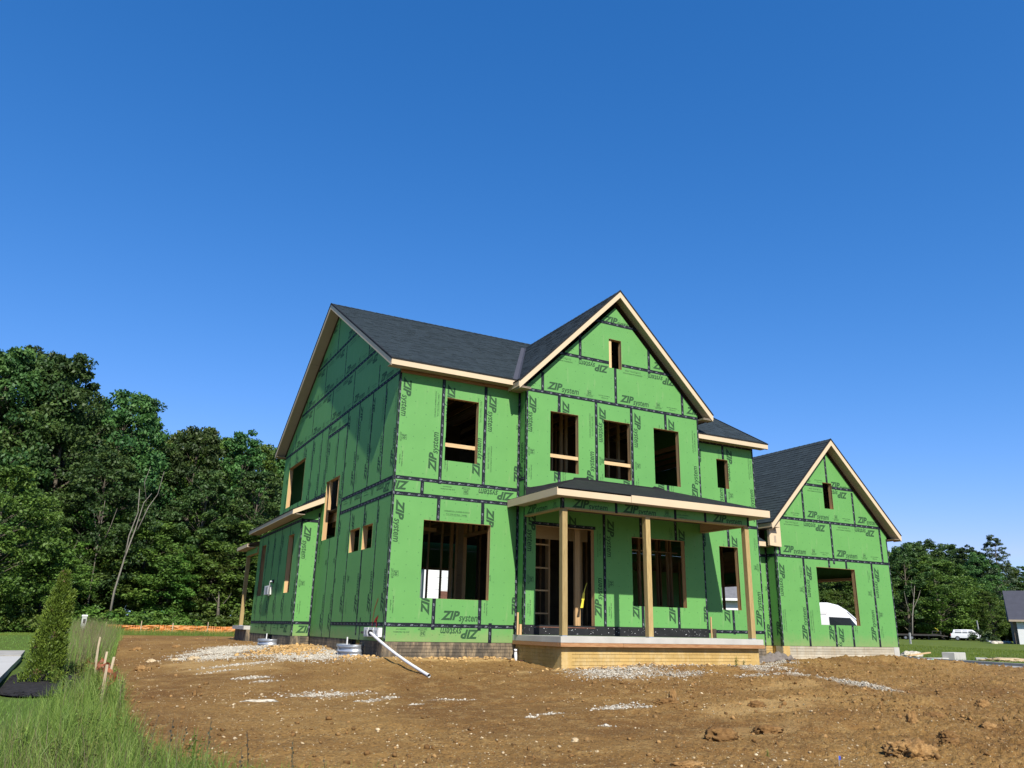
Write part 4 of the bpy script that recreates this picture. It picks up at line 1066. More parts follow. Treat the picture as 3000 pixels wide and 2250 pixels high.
# porch roof
E0, E1 = 3.175, 9.89; EY = -2.52; ZE = 3.425; ZR = 4.13; YW = YB-.002
def tri_slab(name, mat, pts, t=.05):
    mb = MB(); mb.prism([Vector(p)-Vector((0, 0, t)) for p in pts], (0, 0, t)); return mb.build(name, mat, HOUSE)
tri_slab('porch_roof_slope', 'membrane', [(E0, EY, ZE+.02), (E1, EY, ZE+.02), (7.93, YW, ZR), (5.07, YW, ZR)])
tri_slab('porch_roof_slope', 'membrane', [(E0, EY, ZE+.02), (5.07, YW, ZR), (E0, YW, ZE+.022)])
tri_slab('porch_roof_slope', 'membrane', [(E0, YW, ZE+.022), (W1-.002, YW, ZE+.113), (W1-.002, -.002, ZE+.114), (E0, -.002, ZE+.023)])
tri_slab('porch_roof_slope', 'membrane', [(E1, EY, ZE+.02), (E1, YW, ZE+.022), (7.93, YW, ZR)])
tri_slab('porch_roof_slope', 'membrane', [(E1, YW, ZE+.022), (E1, -.002, ZE+.023), (W2+.05, -.002, ZE+.14), (W2+.05, YW, ZE+.139)])
def wall_skirt(pts, name='membrane_flashing'):
    mb = MB(); mb.prism([(x, YB-.013, z) for x, z in pts], (0, .011, 0)); mb.build(name, 'membrane', HOUSE)
wall_skirt([(3.49, 3.5), (5.07, 4.10), (5.42, 4.13), (5.50, 4.13), (5.40, 4.24), (5.38, 4.20), (4.98, 4.17), (4.95, 4.12), (4.2, 3.92), (4.0, 3.86), (3.49, 3.74)])
wall_skirt([(5.45, 4.1), (7.9, 4.1), (9.42, 3.62), (9.42, 3.72), (8.3, 4.05), (7.95, 4.17), (7.70, 4.20), (7.62, 4.16), (5.5, 4.17)])
def trim(name, x0, y0, z0, x1, y1, z1, mat='primed_trim'):
    return MB().box(x0, y0, z0, x1, y1, z1).build(name, mat, HOUSE, bevel=.003)
trim('porch_fascia', E0+.0, EY, 3.245, 5.28, EY+.025, ZE+.005); trim('porch_fascia', 5.288, EY-.002, 3.245, E1, EY+.023, ZE+.005)
trim('porch_fascia', E0-.022, EY+.001, 3.245, E0-.0, -.013, ZE+.004); trim('porch_fascia', E1, EY, 3.245, E1+.022, -.013, ZE+.004)
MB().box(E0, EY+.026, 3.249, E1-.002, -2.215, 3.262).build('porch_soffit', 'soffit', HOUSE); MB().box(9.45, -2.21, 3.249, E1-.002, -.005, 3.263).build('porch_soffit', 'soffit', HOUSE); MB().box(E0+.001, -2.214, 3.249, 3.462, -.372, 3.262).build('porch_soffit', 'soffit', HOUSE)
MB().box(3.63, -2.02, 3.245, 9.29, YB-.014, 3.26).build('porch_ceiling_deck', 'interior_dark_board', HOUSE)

# ------------------------------------------------------------------ roofs
def shingles(parent, P0, U, V, poly, exp=.145, tabw=.30):
    """courses of separate tabs over a convex outline given in plane coordinates (u along eave, v up the slope)"""
    P0, U, V = Vector(P0), Vector(U).normalized(), Vector(V).normalized(); N = U.cross(V)
    if N.z < 0: N = -N
    us = [p[0] for p in poly]; vs = [p[1] for p in poly]
    if sum(poly[i][0]*poly[(i+1) % len(poly)][1]-poly[(i+1) % len(poly)][0]*poly[i][1] for i in range(len(poly))) < 0: poly = poly[::-1]
    mb = MB(); v = min(vs); r = 0
    while v < max(vs):
        u = min(us)-random.uniform(0, tabw)
        while u < max(us):
            w = tabw*random.choice((.45, .6, .8, 1.0)); th = random.choice((.007, .007, .013)); a, b = u, u+w-.004; u += w
            vb = v+random.uniform(-.001, .001)
            q = clip_poly([(a, vb), (b, vb), (b, v+exp), (a, v+exp)], poly)
            if len(q) < 3: continue
            tn = random.random()*.6+(.4*random.random() if th > .01 else 0)
            L = lambda p, base=0: P0+U*p[0]+V*p[1]+N*((th*(1-(p[1]-v)/exp)+.003)if not base else 0)
            mb.face([L(p) for p in q], tn)
            if all(abs(p[1]-vb) < .002 for p in q[:2]): mb.face([L(q[0], 1), L(q[1], 1), L(q[1]), L(q[0])], tn*.6)
        v += exp; r += 1
    return mb.build('shingles', 'shingle', parent, tone=True, kind='stuff')
def slope(P, U, V, poly, t=.16, mat='interior_dark_board', shin=True, tabw=.30):
    """roof deck slab with shingles; P is the plane's origin, poly is in plane coordinates"""
    Pv, Uv, Vv = Vector(P), Vector(U).normalized(), Vector(V).normalized()
    pts = [Pv+Uv*a+Vv*b for a, b in poly]; mb = MB(); mb.prism([p-Vector((0, 0, t)) for p in pts], (0, 0, t-.004))
    o = mb.build('roof_slope', 'shingle', HOUSE)
    o.data.materials.clear(); o.data.materials.append(MATS['interior_dark_board'])
    if shin: shingles(o, Pv, Uv, Vv, poly, tabw=tabw)
    return o
def gable_roof(ax, a0, a1, c0, c1, zeave, s, top_a0, fas=.15, t=.17, soff=.25, front=True, back=True, names='', ov=.3, slopes=(1, 1), fasc=(1, 1), label=None):
    """ax: axis of the ridge ('x' or 'y'); a0..a1 along the ridge; c0..c1 across, eave to eave; zeave: roof top at the eave"""
    cm = (c0+c1)/2; hw = cm-c0; L = math.hypot(hw, hw*s); Z = zeave+hw*s
    def pt(a, c, z): return (a, c, z) if ax == 'x' else (c, a, z)
    Uv = Vector(pt(1, 0, 0)); rs = []
    for sg, cc, on in ((1, c0, slopes[0]), (-1, c1, slopes[1])):
        if not on: continue
        Vv = Vector(pt(0, sg, s)).normalized(); rs.append(slope(pt(a0, cc, zeave), Uv, Vv, [(0, 0), (a1-a0, 0), (a1-a0, L), (0, L)], t))
    # ridge cap
    mb = MB(); k = int((a1-a0)/.22)
    for i in range(k):
        u0 = a0+(a1-a0)*i/k; u1 = u0+(a1-a0)/k-.01
        for sg in (1, -1): mb.face([pt(u0, cm, Z+.028), pt(u1, cm, Z+.020), pt(u1, cm-sg*.13, Z+.020-.13*s), pt(u0, cm-sg*.13, Z+.028-.13*s)])
    mb.build('ridge_cap', 'shingle', HOUSE, tone=True)
    # rake boards and soffits
    for a, on, dr in ((a0, front, -1), (a1, back, 1)):
        if not on: continue
        for sg, cc in ((1, c0), (-1, c1)):
            e0 = pt(a, cc, zeave); e1 = pt(a, cm, Z); dn = .20 if s > .8 else .175
            f = [Vector(e0)-Vector((0, 0, .012)), Vector(e1)-Vector((0, 0, .012)), Vector(e1)-Vector((0, 0, dn+.012)), Vector(e0)-Vector((0, 0, dn+.012))]
            MB().prism(f, Vector(pt(dr*.022, 0, 0))).build('rake_board', 'primed_trim', HOUSE)
            # drip edge
            f = [Vector(e0)+Vector((0, 0, .034)), Vector(e1)+Vector((0, 0, .034)), Vector(e1)-Vector((0, 0, .022)), Vector(e0)-Vector((0, 0, .022))]
            MB().prism(f, Vector(pt(dr*.035, 0, 0))).build('roof_edge_strip', 'membrane', HOUSE)
            n = 3 if hw > 5 else 2
            for i in range(n):
                g0, g1 = i/n+.001, (i+1)/n-.001
                q0 = Vector(e0)+(Vector(e1)-Vector(e0))*g0-Vector((0, 0, dn+.006)); q1 = Vector(e0)+(Vector(e1)-Vector(e0))*g1-Vector((0, 0, dn+.006)); w = Vector(pt(-dr*soff, 0, 0))
                MB().prism([q0, q1, q1+w, q0+w], (0, 0, .014)).build('rake_soffit', 'soffit', HOUSE)
    # eave fascias and soffits
    for sg, cc, on in ((1, c0, fasc[0]), (-1, c1, fasc[1])):
        if not on: continue
        a_, b_ = sorted((cc, cc-sg*.022)); q0 = pt(a0-.02, a_, zeave-.012-fas); q1 = pt(a1+.02, b_, zeave-.012)
        MB().box(*q0, *q1).build('fascia', 'primed_trim', HOUSE, bevel=.003)
        c_, d_ = sorted((cc-sg*.04, cc)); q0 = pt(a0-.03, c_, zeave-.014); q1 = pt(a1+.03, d_, zeave+.014); MB().box(*q0, *q1).build('roof_edge_strip', 'membrane', HOUSE)
        c_, d_ = sorted((cc+sg*.001, cc+sg*ov)); q0 = pt(a0, c_, zeave-fas+.002); q1 = pt(a1, d_, zeave-fas+.014); MB().box(*q0, *q1).build('eave_soffit', 'soffit', HOUSE)
    return rs
# main roof: ridge along x
gable_roof('x', -.335, W2, -.30, 13.27, 6.655, .583, 0, back=True, soff=.32, fasc=(0, 1), ov=.29)
def fascia_piece(x0, x1, y, zt, h=.15):
    MB().box(x0, y-.022, zt-.012-h, x1, y, zt-.012).build('fascia', 'primed_trim', HOUSE, bevel=.003); MB().box(x0-.01, y-.04, zt-.014, x1, y, zt+.014).build('roof_edge_strip', 'membrane', HOUSE)
    MB().box(x0, y+.001, zt-h+.002, x1, y+.285, zt-h+.014).build('eave_soffit', 'soffit', HOUSE)
fascia_piece(-.355, 3.13, -.30, 6.655)
board('eave_frieze', 'form_board', HOUSE, .02, -.03, 6.42, W1-.02, -.001, 6.495)
# bay roof: ridge along y
gable_roof('y', -.62, 5.35, 3.12, 9.796, 6.555, 1.0, 0, back=False, soff=.245, fasc=(1, 1), ov=.35)
for sg, xe in ((1, 3.12), (-1, 9.796)):      # short returns closing the ends of the bay eaves
    a, b = sorted((xe+sg*.0, xe+sg*.36)); MB().box(a, -.62, 6.375, b, -.372, 6.39).build('eave_return', 'soffit', HOUSE)
# valley metal between main roof and bay roof
v0, v1 = Vector((3.22, -.3, 6.655+.022)), Vector((6.458, 5.254, 9.893+.022)); mb = MB()
for w in (Vector((-.13, 0, 0)), Vector((0, -.13, 0))): mb.face([v0, v1, v1+w, v0+w])
mb.build('valley_strip', 'slate_roof', HOUSE)
# right wing roof
gable_roof('x', W2-.3, 12.31, -.30, 8.3, 6.02, .583, 0, front=False, soff=.3, fasc=(1, 1), ov=.29)
# garage roof: ridge along y
gable_roof('y', .12, 10.6, 12.70, 18.86, 3.63, 1.0, 0, back=True, soff=.29, fasc=(1, 1), ov=.34)
MB().prism([(12.74, .30, 2.92), (13.24, .30, 2.90), (13.24, .30, 3.92), (12.74, .30, 3.47)], (0, .09, 0)).build('eave_return_box', 'primed_trim', HOUSE)
for z in (3.02, 3.38): MB().box(12.93, .296, z, 13.02, .30, z+.22).build('cut_out_patch', 'soffit', HOUSE)
# link shed roof
slope((W3+.02, .50, 3.05), (1, 0, 0), (0, 1, .62), [(0, 0), (G0-W3-.33, 0), (G0-W3-.33, 1.1), (0, 1.1)], .08)
MB().box(W3+.02, .478, 2.90, 12.74, .50, 3.04).build('fascia', 'primed_trim', HOUSE); MB().box(W3+.02, .50, 2.90, G0-.02, .82, 2.915).build('eave_soffit', 'soffit', HOUSE)
panel(frame(0, 1.3, 0), W3, 3.3, G0, 5.0, None)
# bump-out shed roof (falls to the left)
SX, SZ = -.935, 3.60; SSL = .505
slope((SX, 13.55, SZ), (0, -1, 0), (1, 0, SSL), [(0, 0), (7.20, 0), (7.20, math.hypot(.93, .93*SSL)), (0, math.hypot(.93, .93*SSL))], .10)
MB().box(SX-.022, 6.34, SZ-.135, SX, 13.56, SZ-.01).build('fascia', 'primed_trim', HOUSE); MB().box(SX-.04, 6.33, SZ-.012, SX, 13.57, SZ+.014).build('roof_edge_strip', 'membrane', HOUSE)
MB().box(SX+.001, 6.36, SZ-.135, XP-.001, 13.54, SZ-.12).build('eave_soffit', 'soffit', HOUSE)
MB().prism([(SX-.022, 6.35, SZ-.145), (SX-.022, 6.35, SZ-.0), (-.005, 6.35, SZ+.93*SSL-.0), (-.005, 6.35, SZ+.93*SSL-.19)], (0, -.022, 0)).build('rake_board', 'primed_trim', HOUSE)
MB().prism([(SX-.03, 6.36, SZ+.0), (SX-.03, 6.36, SZ+.02), (-.001, 6.36, SZ+.94*SSL+.02), (-.001, 6.36, SZ+.94*SSL)], (0, -.05, 0)).build('roof_edge_strip', 'membrane', HOUSE)
MB().prism([(XP, 6.36, SZ-.13+.18), (-.005, 6.36, SZ+.93*SSL-.19), (-.005, YP-.002, SZ+.93*SSL-.19), (XP, YP-.002, SZ-.13+.18)], (0, 0, .012)).build('rake_soffit', 'soffit', HOUSE)
HT(FL, 4.16, -9.3, -6.3, w=.10)
# rear porch
slope((SX, 15.9, 3.15), (0, -1, 0), (1, 0, .25), [(0, 0), (2.35, 0), (2.35, 4.0), (0, 4.0)], .08)
MB().box(SX-.022, 13.58, 3.015, SX, 15.9, 3.14).build('fascia', 'primed_trim', HOUSE); MB().box(SX+.001, 13.58, 3.015, XP, 15.9, 3.03).build('eave_soffit', 'soffit', HOUSE)
MB().box(-.80, 13.28, .0, 3.0, 15.75, .13).build('rear_porch_slab', 'concrete', HOUSE); MB().box(-.70, 13.28, -1.0, 2.9, 15.65, -.002).build('porch_base_wall', 'coated_brick', HOUSE)
post(-.62, 15.35, .152, 2.78); board('porch_beam', 'lumber_y', HOUSE, -.62, YQ+.01, 2.79, -.48, 15.5, 3.0); MB().box(-.635, YQ+.01, 2.80, -.622, 15.5, 3.0).build('beam_cladding', 'zip', HOUSE)

# ------------------------------------------------------------------ inside: decks, joists, studs
MB().box(.15, .15, .20, W3-.15, Y3-.15, .27).build('first_floor_deck', 'interior_dark_board', HOUSE)
MB().box(W1+.1, YB+.15, .2, W2-.1, .149, .269).build('first_floor_deck', 'interior_dark_board', HOUSE)
MB().box(.15, .15, 3.60, W3-.15, Y3-.15, 3.62).build('second_floor_deck', 'interior_dark_board', HOUSE); MB().box(W1+.1, YB+.15, 3.6, W2-.1, .149, 3.619).build('second_floor_deck', 'interior_dark_board', HOUSE)
MB().box(G0+.1, YG+.16, -.2, G1-.02, 10.2, -.13).build('garage_floor', 'concrete', HOUSE)
x = .35
while x < 11.8: board('floor_joist', 'lumber_y', HOUSE, x, .16, 3.32, x+.038, 8.0, 3.598); x += .406
x = .35
while x < 11.8: board('ceiling_joist', 'lumber_y', HOUSE, x, .16, 6.36, x+.038, 7.5, 6.50 if x < 9.3 else 6.0) if x < 9.3 else board('ceiling_joist', 'lumber_y', HOUSE, x, .16, 5.72, x+.038, 7.5, 5.86); x += .61
x = 13.4
while x < 18.3: board('ceiling_joist', 'lumber_y', HOUSE, x, YG+.2, 2.70, x+.038, 10, 2.93); x += .61
def stud(x, y, z0, z1, along='x', mat='lumber', dbl=1):
    for k in range(dbl):
        if along == 'x': board('stud', mat, HOUSE, x+k*.04, y, z0, x+k*.04+.038, y+.089, z1)
        else: board('stud', mat, HOUSE, x, y+k*.04, z0, x+.089, y+k*.04+.038, z1)
F1a, F1b, F2a, F2b = .27, 3.31, 3.62, 6.35
# exterior wall studs near the openings
for x in (.3, .71, 2.85, 3.25): stud(x, .02, F1a, F1b)
for x in (.5, .9, 2.6, 3.1): stud(x, .02, F2a, F2b)
for y in (.6, 1.0, 3.6, 4.0, 4.4, 6.5, 7.0): stud(.02, y, F1a, F1b, 'y')
for y in (1.0, 2.0, 3.0, 4.0, 5.0, 6, 7, 8, 9): stud(.02, y, F2a, F2b, 'y')
# partition along y at x=3.2 with a doorway, seen through the lower left window
stud(3.2, 2.72, F1a, F1b, 'y', dbl=4); stud(3.2, 3.3, F1a, F1b, 'y'); stud(3.2, 3.7, F1a, F1b, 'y', dbl=2)
board('door_header', 'lumber_y', HOUSE, 3.19, .2, 2.72, 3.29, 2.72, 2.80)
for y in (.4, .8, 1.2, 1.6, 2.0, 2.4): board('cripple_stud', 'lumber', HOUSE, 3.2, y, 2.80, 3.289, y+.038, F1b)
for x, y in ((2.62, 4.0), (3.05, 4.0)): stud(x, y, F1a, F1b)
MB().box(3.17, 2.70, F1a, 3.198, 3.10, F1b).build('door_post_cover', 'lumber_y', HOUSE)
board('diagonal_brace', 'lumber_x', HOUSE, .3, 3.4, 2.9, 2.6, 3.44, 3.0)
MB().box(4.7, 5.0, F1a, 6.9, 5.02, F1b).build('interior_backing', 'interior_dark_board', HOUSE)  # added dark sheet standing in for the dim depth beyond the doorway
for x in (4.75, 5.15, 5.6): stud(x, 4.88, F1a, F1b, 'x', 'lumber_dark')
# entry: studs with blocking like a ladder
for x in (4.35, 4.95): stud(x, .9, F1a, F1b, 'x', 'lumber')
for z in (.62, 1.22, 1.82, 2.45, 2.85): board('blocking', 'lumber_x', HOUSE, 4.388, .91, z, 4.95, .95, z+.04)
for x in (3.86, 3.98): stud(x, .6, F1a, F1b)
stud(5.30, 1.6, F1a, F1b, 'x', dbl=3); stud(5.26, .02, F1a, F1b, 'x', dbl=4); stud(3.84, .04, F1a, F1b, 'x', dbl=2); stud(6.1, 1.1, F1a, F1b, 'y', dbl=2); stud(6.5, 1.7, F1a, F1b, 'x', dbl=1)
board('door_header', 'lumber_x', HOUSE, 3.7, .85, 2.62, 6.2, .89, 2.95)
for x in (4.1, 5.55, 5.9): stud(x, 3.0, F1a, F1b, 'x', 'lumber_dark')
MB().box(5.2, 3.6, F1a, 6.6, 3.62, F1b).build('interior_backing', 'interior_dark_board', HOUSE)
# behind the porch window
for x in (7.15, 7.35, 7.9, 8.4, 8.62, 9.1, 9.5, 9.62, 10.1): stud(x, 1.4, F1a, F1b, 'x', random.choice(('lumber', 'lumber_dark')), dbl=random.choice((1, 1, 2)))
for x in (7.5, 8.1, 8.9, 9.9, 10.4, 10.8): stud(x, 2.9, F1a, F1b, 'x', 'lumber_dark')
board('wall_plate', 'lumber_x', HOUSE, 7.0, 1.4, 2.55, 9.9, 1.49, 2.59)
MB().box(6.9, 4.6, F1a, 10.2, 4.62, F1b).build('interior_backing', 'interior_dark_board', HOUSE)
stud(11.35, 1.0, F1a, F1b, 'x', 'lumber_dark', dbl=1); board('wall_plate', 'lumber_x', HOUSE, 10.4, 1.8, 2.35, 11.9, 1.89, 2.40)
for y in (.95, 3.0, 4.2, 5.4): stud(W3-.09, y, F1a, 3.1, 'y', 'lumber_dark')
for y in (1.2, 4.0, 5.2, 6.4): stud(G0, y, -.1, 2.7, 'y', 'lumber_dark')
# upper storey behind the bay windows
for x0 in (4.42, 6.38):
    stud(x0, .45, F2a, F2b, 'x', 'lumber'); stud(x0-.42, .45, F2a, F2b, 'x', 'lumber')
    for z in (4.05, 4.45, 4.9, 5.35): board('blocking', 'lumber_x', HOUSE, x0-.38, .46, z, x0, .5, z+.05)
for x in (4.95, 5.15, 5.45, 5.62, 6.6, 6.95, 7.15, 7.5): stud(x, 1.1, F2a, F2b, 'x', 'lumber', dbl=random.choice((1, 2)))
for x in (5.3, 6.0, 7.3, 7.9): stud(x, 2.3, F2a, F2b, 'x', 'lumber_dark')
MB().box(4.3, 3.2, F2a, 10.5, 3.22, F2b).build('interior_backing', 'interior_dark_board', HOUSE)
MB().box(1.0, 4.2, F2a, 3.6, 4.22, F2b).build('interior_backing', 'interior_dark_board', HOUSE)
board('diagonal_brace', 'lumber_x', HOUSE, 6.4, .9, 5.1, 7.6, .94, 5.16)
MB().box(.9, 5.6, F2a, .92, 12.0, F2b).build('interior_backing', 'form_board', HOUSE)
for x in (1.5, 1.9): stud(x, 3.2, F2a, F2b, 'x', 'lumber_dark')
MB().box(5.3, 1.2, 6.6, 7.6, 1.22, 8.6).build('interior_backing', 'interior_dark_board', HOUSE)
MB().box(15.0, 1.6, 2.95, 16.6, 1.62, 5.2).build('interior_backing', 'interior_dark_board', HOUSE)
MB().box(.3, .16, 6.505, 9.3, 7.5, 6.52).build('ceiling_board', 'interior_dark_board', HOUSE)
# ------------------------------------------------------------------ small things by the house
def on(x, y, dz=0): return (x, y, hz(x, y)+dz)
# galvanised window wells
def well(x, yc, w, label, ztop, wx):
    t = thing('window_well', label, 'window well', (wx, yc, ztop-.5), 'corrugated metal window wells')
    nz, na = 34, 22
    def f(u, v):
        a = math.pi*(u); z = ztop-.75*(1-v); rr = 1+.075*math.sin(v*2*math.pi*6.5)
        px = wx-(.45*math.sin(a)**.55)*rr; py = yc+w/2*math.cos(a)*(1+.02*math.sin(v*2*math.pi*6.5)); return (px, py, z)
    mb = MB(); mb.grid(f, na, nz)
    o = mb.build('corrugated_wall', 'galvanized', t, smooth=True); s = o.modifiers.new('solid', 'SOLIDIFY'); s.thickness = .008
    pts = [(wx-.45*math.sin(math.pi*k/24)**.55*1.02, yc+w/2*math.cos(math.pi*k/24)*1.02, ztop) for k in range(25)]
    MB().tube(pts, .014, 6).build('rolled_rim', 'galvanized', t, smooth=True)
    MB().box(wx-.475, yc-.02, ztop-.7, wx-.445, yc+.02, ztop).build('rib', 'galvanized', t)
well(0, 1.95, 1.10, 'corrugated metal window well nearest the front corner, set in white stone', -.235, .0)
well(0, 9.05, 1.10, 'corrugated metal window well under the side bump-out, the farther one', -.26, XP)
for (x, y, z0, z1, lb) in ((-.25, 1.95, -.6, -.05, 'thin white drain riser standing in the near window well'), (-.8, 9.0, -.6, -.08, 'thin white drain riser standing in the far window well')):
    tag(MB().tube([(x, y, z0), (x, y, z1)], .018, 8).build('drain_riser', 'pvc'), lb, 'pipe')
# meter boxes on the left wall, near the corner
t = thing('utility_boxes', 'row of three white utility boxes at the front corner of the left wall', 'utility box', (-.05, .62, .07))
for k in range(3):
    y0 = .06+k*.38; b = MB().box(-.10, y0, -.02, -.004, y0+.34, .19).build('box_body', 'white_plastic', t, bevel=.01)
    MB().box(-.108, y0+.04, .02, -.1, y0+.30, .15).build('cover', 'white_plastic', b, bevel=.004)
    MB().box(-.112, y0+.09, .045, -.107, y0+.17, .125).build('label_plate', 'grey_post', b)
tag(MB().tube([(-.11, .52, .075), (-.16, .50, .07)], .07, 12).build('rubber_collar', 'black_rubber', t))
MB().tube([(-.10, 1.22, .07), (-.10, 1.30, .07)], .03, 8).build('plug', 'black_rubber', t)
pe = Vector((.10, -2.62, hz(.10, -2.62)+.045)); ps = Vector((-.14, .50, .07))
mid = [ps.lerp(pe, k/8) for k in range(9)]
for k, q in enumerate(mid): q.z -= .05*math.sin(math.pi*k/8)
t = thing('conduit_pipe', 'long white plastic conduit slanting from the wall box down to the dirt', 'pipe', tuple(pe))
MB().tube(mid, .032, 14, cap=False).build('pipe', 'pvc', t, smooth=True)
MB().tube([pe-(pe-mid[-2]).normalized()*.04, pe+(pe-mid[-2]).normalized()*.02], .038, 14, cap=False).build('open_end', 'white_plastic', t, smooth=True)
MB().tube([pe-(pe-mid[-2]).normalized()*.03, pe-(pe-mid[-2]).normalized()*.02], .027, 12).build('bore_shade', 'black_rubber', t)  # black plug in the mouth stands in for the shaded hollow of the pipe
# red marking paint on the wall above the boxes
t = thing('paint_mark', 'red sprayed arrow and scribble above the white utility boxes', 'paint mark', (-.01, .6, .4))
def stroke(pts, w, mat, par, nm='paint_stroke'):
    mb = MB()
    for (y0, z0), (y1, z1) in zip(pts, pts[1:]):
        d = Vector((y1-y0, z1-z0)); n = Vector((-d.y, d.x)).normalized()*w/2
        mb.face([(-.0085, y0-n.x, z0-n.y), (-.0085, y1-n.x, z1-n.y), (-.0085, y1+n.x, z1+n.y), (-.0085, y0+n.x, z0+n.y)])
    return mb.build(nm, mat, par)
stroke([(.82, .2), (.82, .34), (.72, .62), (.56, .80), (.50, .86)], .025, 'red_spray', t); stroke([(.50, .16), (.52, .36), (.5, .44)], .04, 'red_spray', t); stroke([(.66, .36), (.42, .46), (.52, .34), (.7, .33)], .035, 'red_spray', t)
# electrical panel on bump-out
t = thing('meter_socket', 'white meter box with a conduit on the side bump-out between its two windows', 'meter box', (XP-.1, 10.3, 1.3))
b = MB().box(XP-.12, 10.12, 1.17, XP-.004, 10.80, 1.47).build('box_body', 'white_plastic', t, bevel=.012)
MB().box(XP-.128, 10.2, 1.22, XP-.12, 10.5, 1.42).build('cover', 'grey_post', b)
MB().tube([(XP-.10, 10.05, 1.13), (XP-.10, 10.05, 1.55), (XP-.10, 9.97, 1.60), (XP-.01, 9.97, 1.60)], .025, 8).build('conduit', 'pvc', t, smooth=True)
MB().box(XP-.03, 9.88, 1.55, XP-.006, 10.12, 1.66).build('flashing_square', 'membrane', t)
# riser pipe at the porch corner
p = on(3.40, -.16); t = thing('cleanout_pipe', 'short muddy white cleanout pipe standing beside the porch base', 'pipe', p)
MB().tube([(p[0], p[1], p[2]-.1), (p[0], p[1], p[2]+.22)], .038, 12).build('pipe', 'pvc', t, smooth=True); MB().tube([(p[0], p[1], p[2]+.21), (p[0], p[1], p[2]+.27)], .047, 12).build('cap', 'pvc', t, smooth=True)
p = on(3.5, -.4); tag(MB().box(-.08, -.05, -.02, .08, .05, .03).build('brick_scrap', 'red_brick', None, frame=Matrix.Translation(p) @ Matrix.Rotation(.4, 4, 'Z')), 'small broken reddish brick lying by the cleanout pipe', 'brick')
# yellow ribbon in the doorway
mb = MB(); pts = [(5.50, -.17, 1.42), (5.43, -.2, 1.30), (5.37, -.22, 1.16), (5.34, -.22, .98), (5.30, -.22, .78)]
for k in range(4):
    a, b = Vector(pts[k]), Vector(pts[k+1]); w0 = .012 if k < 2 else .03; w1 = .012 if k < 1 else (.02 if k == 1 else .045)
    mb.face([a-Vector((w0, 0, 0)), a+Vector((w0, 0, .01)), b+Vector((w1, 0, .01)), b-Vector((w1, 0, 0))]); mb.face([a+Vector((0, .01, 0)), a+Vector((w0*.6, .03, .01)), b+Vector((w1*.6, .03, 0)), b+Vector((0, .01, 0))])
o = mb.build('marking_ribbon', 'yellow_ribbon'); s = o.modifiers.new('s', 'SOLIDIFY'); s.thickness = .003; tag(o, 'yellow plastic ribbon hanging in the front doorway', 'ribbon')
# chalk / tape scraps: light smears on the bay gable
# bundle of cloth and board near the link
def blob_sheet(name, mat, x, y, sx, sy, h, label, cat, rz=0, seed=3, mats=()):
    nu, nv = 26, 18; mb = MB(); z0 = float(H0(x, y))
    def f(u, v):
        a, b = (u-.5)*2*sx, (v-.5)*2*sy; px = x+a*math.cos(rz)-b*math.sin(rz); py = y+a*math.sin(rz)+b*math.cos(rz)
        e = max(0, 1-(abs(u-.5)*2)**4)*max(0, 1-(abs(v-.5)*2)**4)
        n = float(fbm(np.array([u*5+seed]), np.array([v*4+seed]), 3, seed)[0])
        return (px+.05*n, py+.05*n, hz(px, py)+.01+h*e*(.55+.9*n))
    mb.grid(f, nu, nv); o = mb.build(name, mat, smooth=True)
    for m_ in mats: o.data.materials.append(MATS[m_])
    if mats:
        for p_ in o.data.polygons:
            k = (p_.index//nv); p_.material_index = {0: 0, 1: 0, 2: 1, 3: 0, 4: 2}[(k//2+(p_.index % nv)//6) % 5] if k > 8 else 0
    sm = o.modifiers.new('s', 'SOLIDIFY'); sm.thickness = .01
    return tag(o, label, cat)
blob_sheet('ground_cloth', 'grey_cloth', 11.1, -1.0, .85, .25, .22, 'dull grey brown sheet crumpled on the ground before the link wall', 'sheet', .1, 3)
blob_sheet('plastic_bags', 'bag_white', 21.0, .8, .9, .20, .07, 'heap of white plastic sacks with red and green print beside the garage', 'sacks', -.45, 8, ('bag_red', 'bag_green'))
tag(MB().prism([(0, 0, 0), (1.7, 0, 0), (1.7, .09, 0), (0, .09, 0)], (0, 0, .035)).build('scrap_board', 'lumber_x', None, frame=Matrix.Translation(on(17.2, -.9, .10)) @ Matrix.Rotation(.25, 4, 'Z') @ Matrix.Rotation(-.05, 4, 'Y')), 'thin tan board lying on the dirt bank in front of the garage', 'board')
p = on(-.9, -12.5); t = thing('survey_flag', 'small blue survey flag at the bottom edge of the dirt', 'flag', on(1.22, -11.62))
q = on(1.22, -11.62); MB().tube([q, (q[0], q[1], q[2]+.10)], .003, 5).build('wire', 'grey_post', t); MB().box(q[0], q[1]-.002, q[2]+.06, q[0]+.03, q[1]+.002, q[2]+.10).build('flag', 'blue_flag', t)
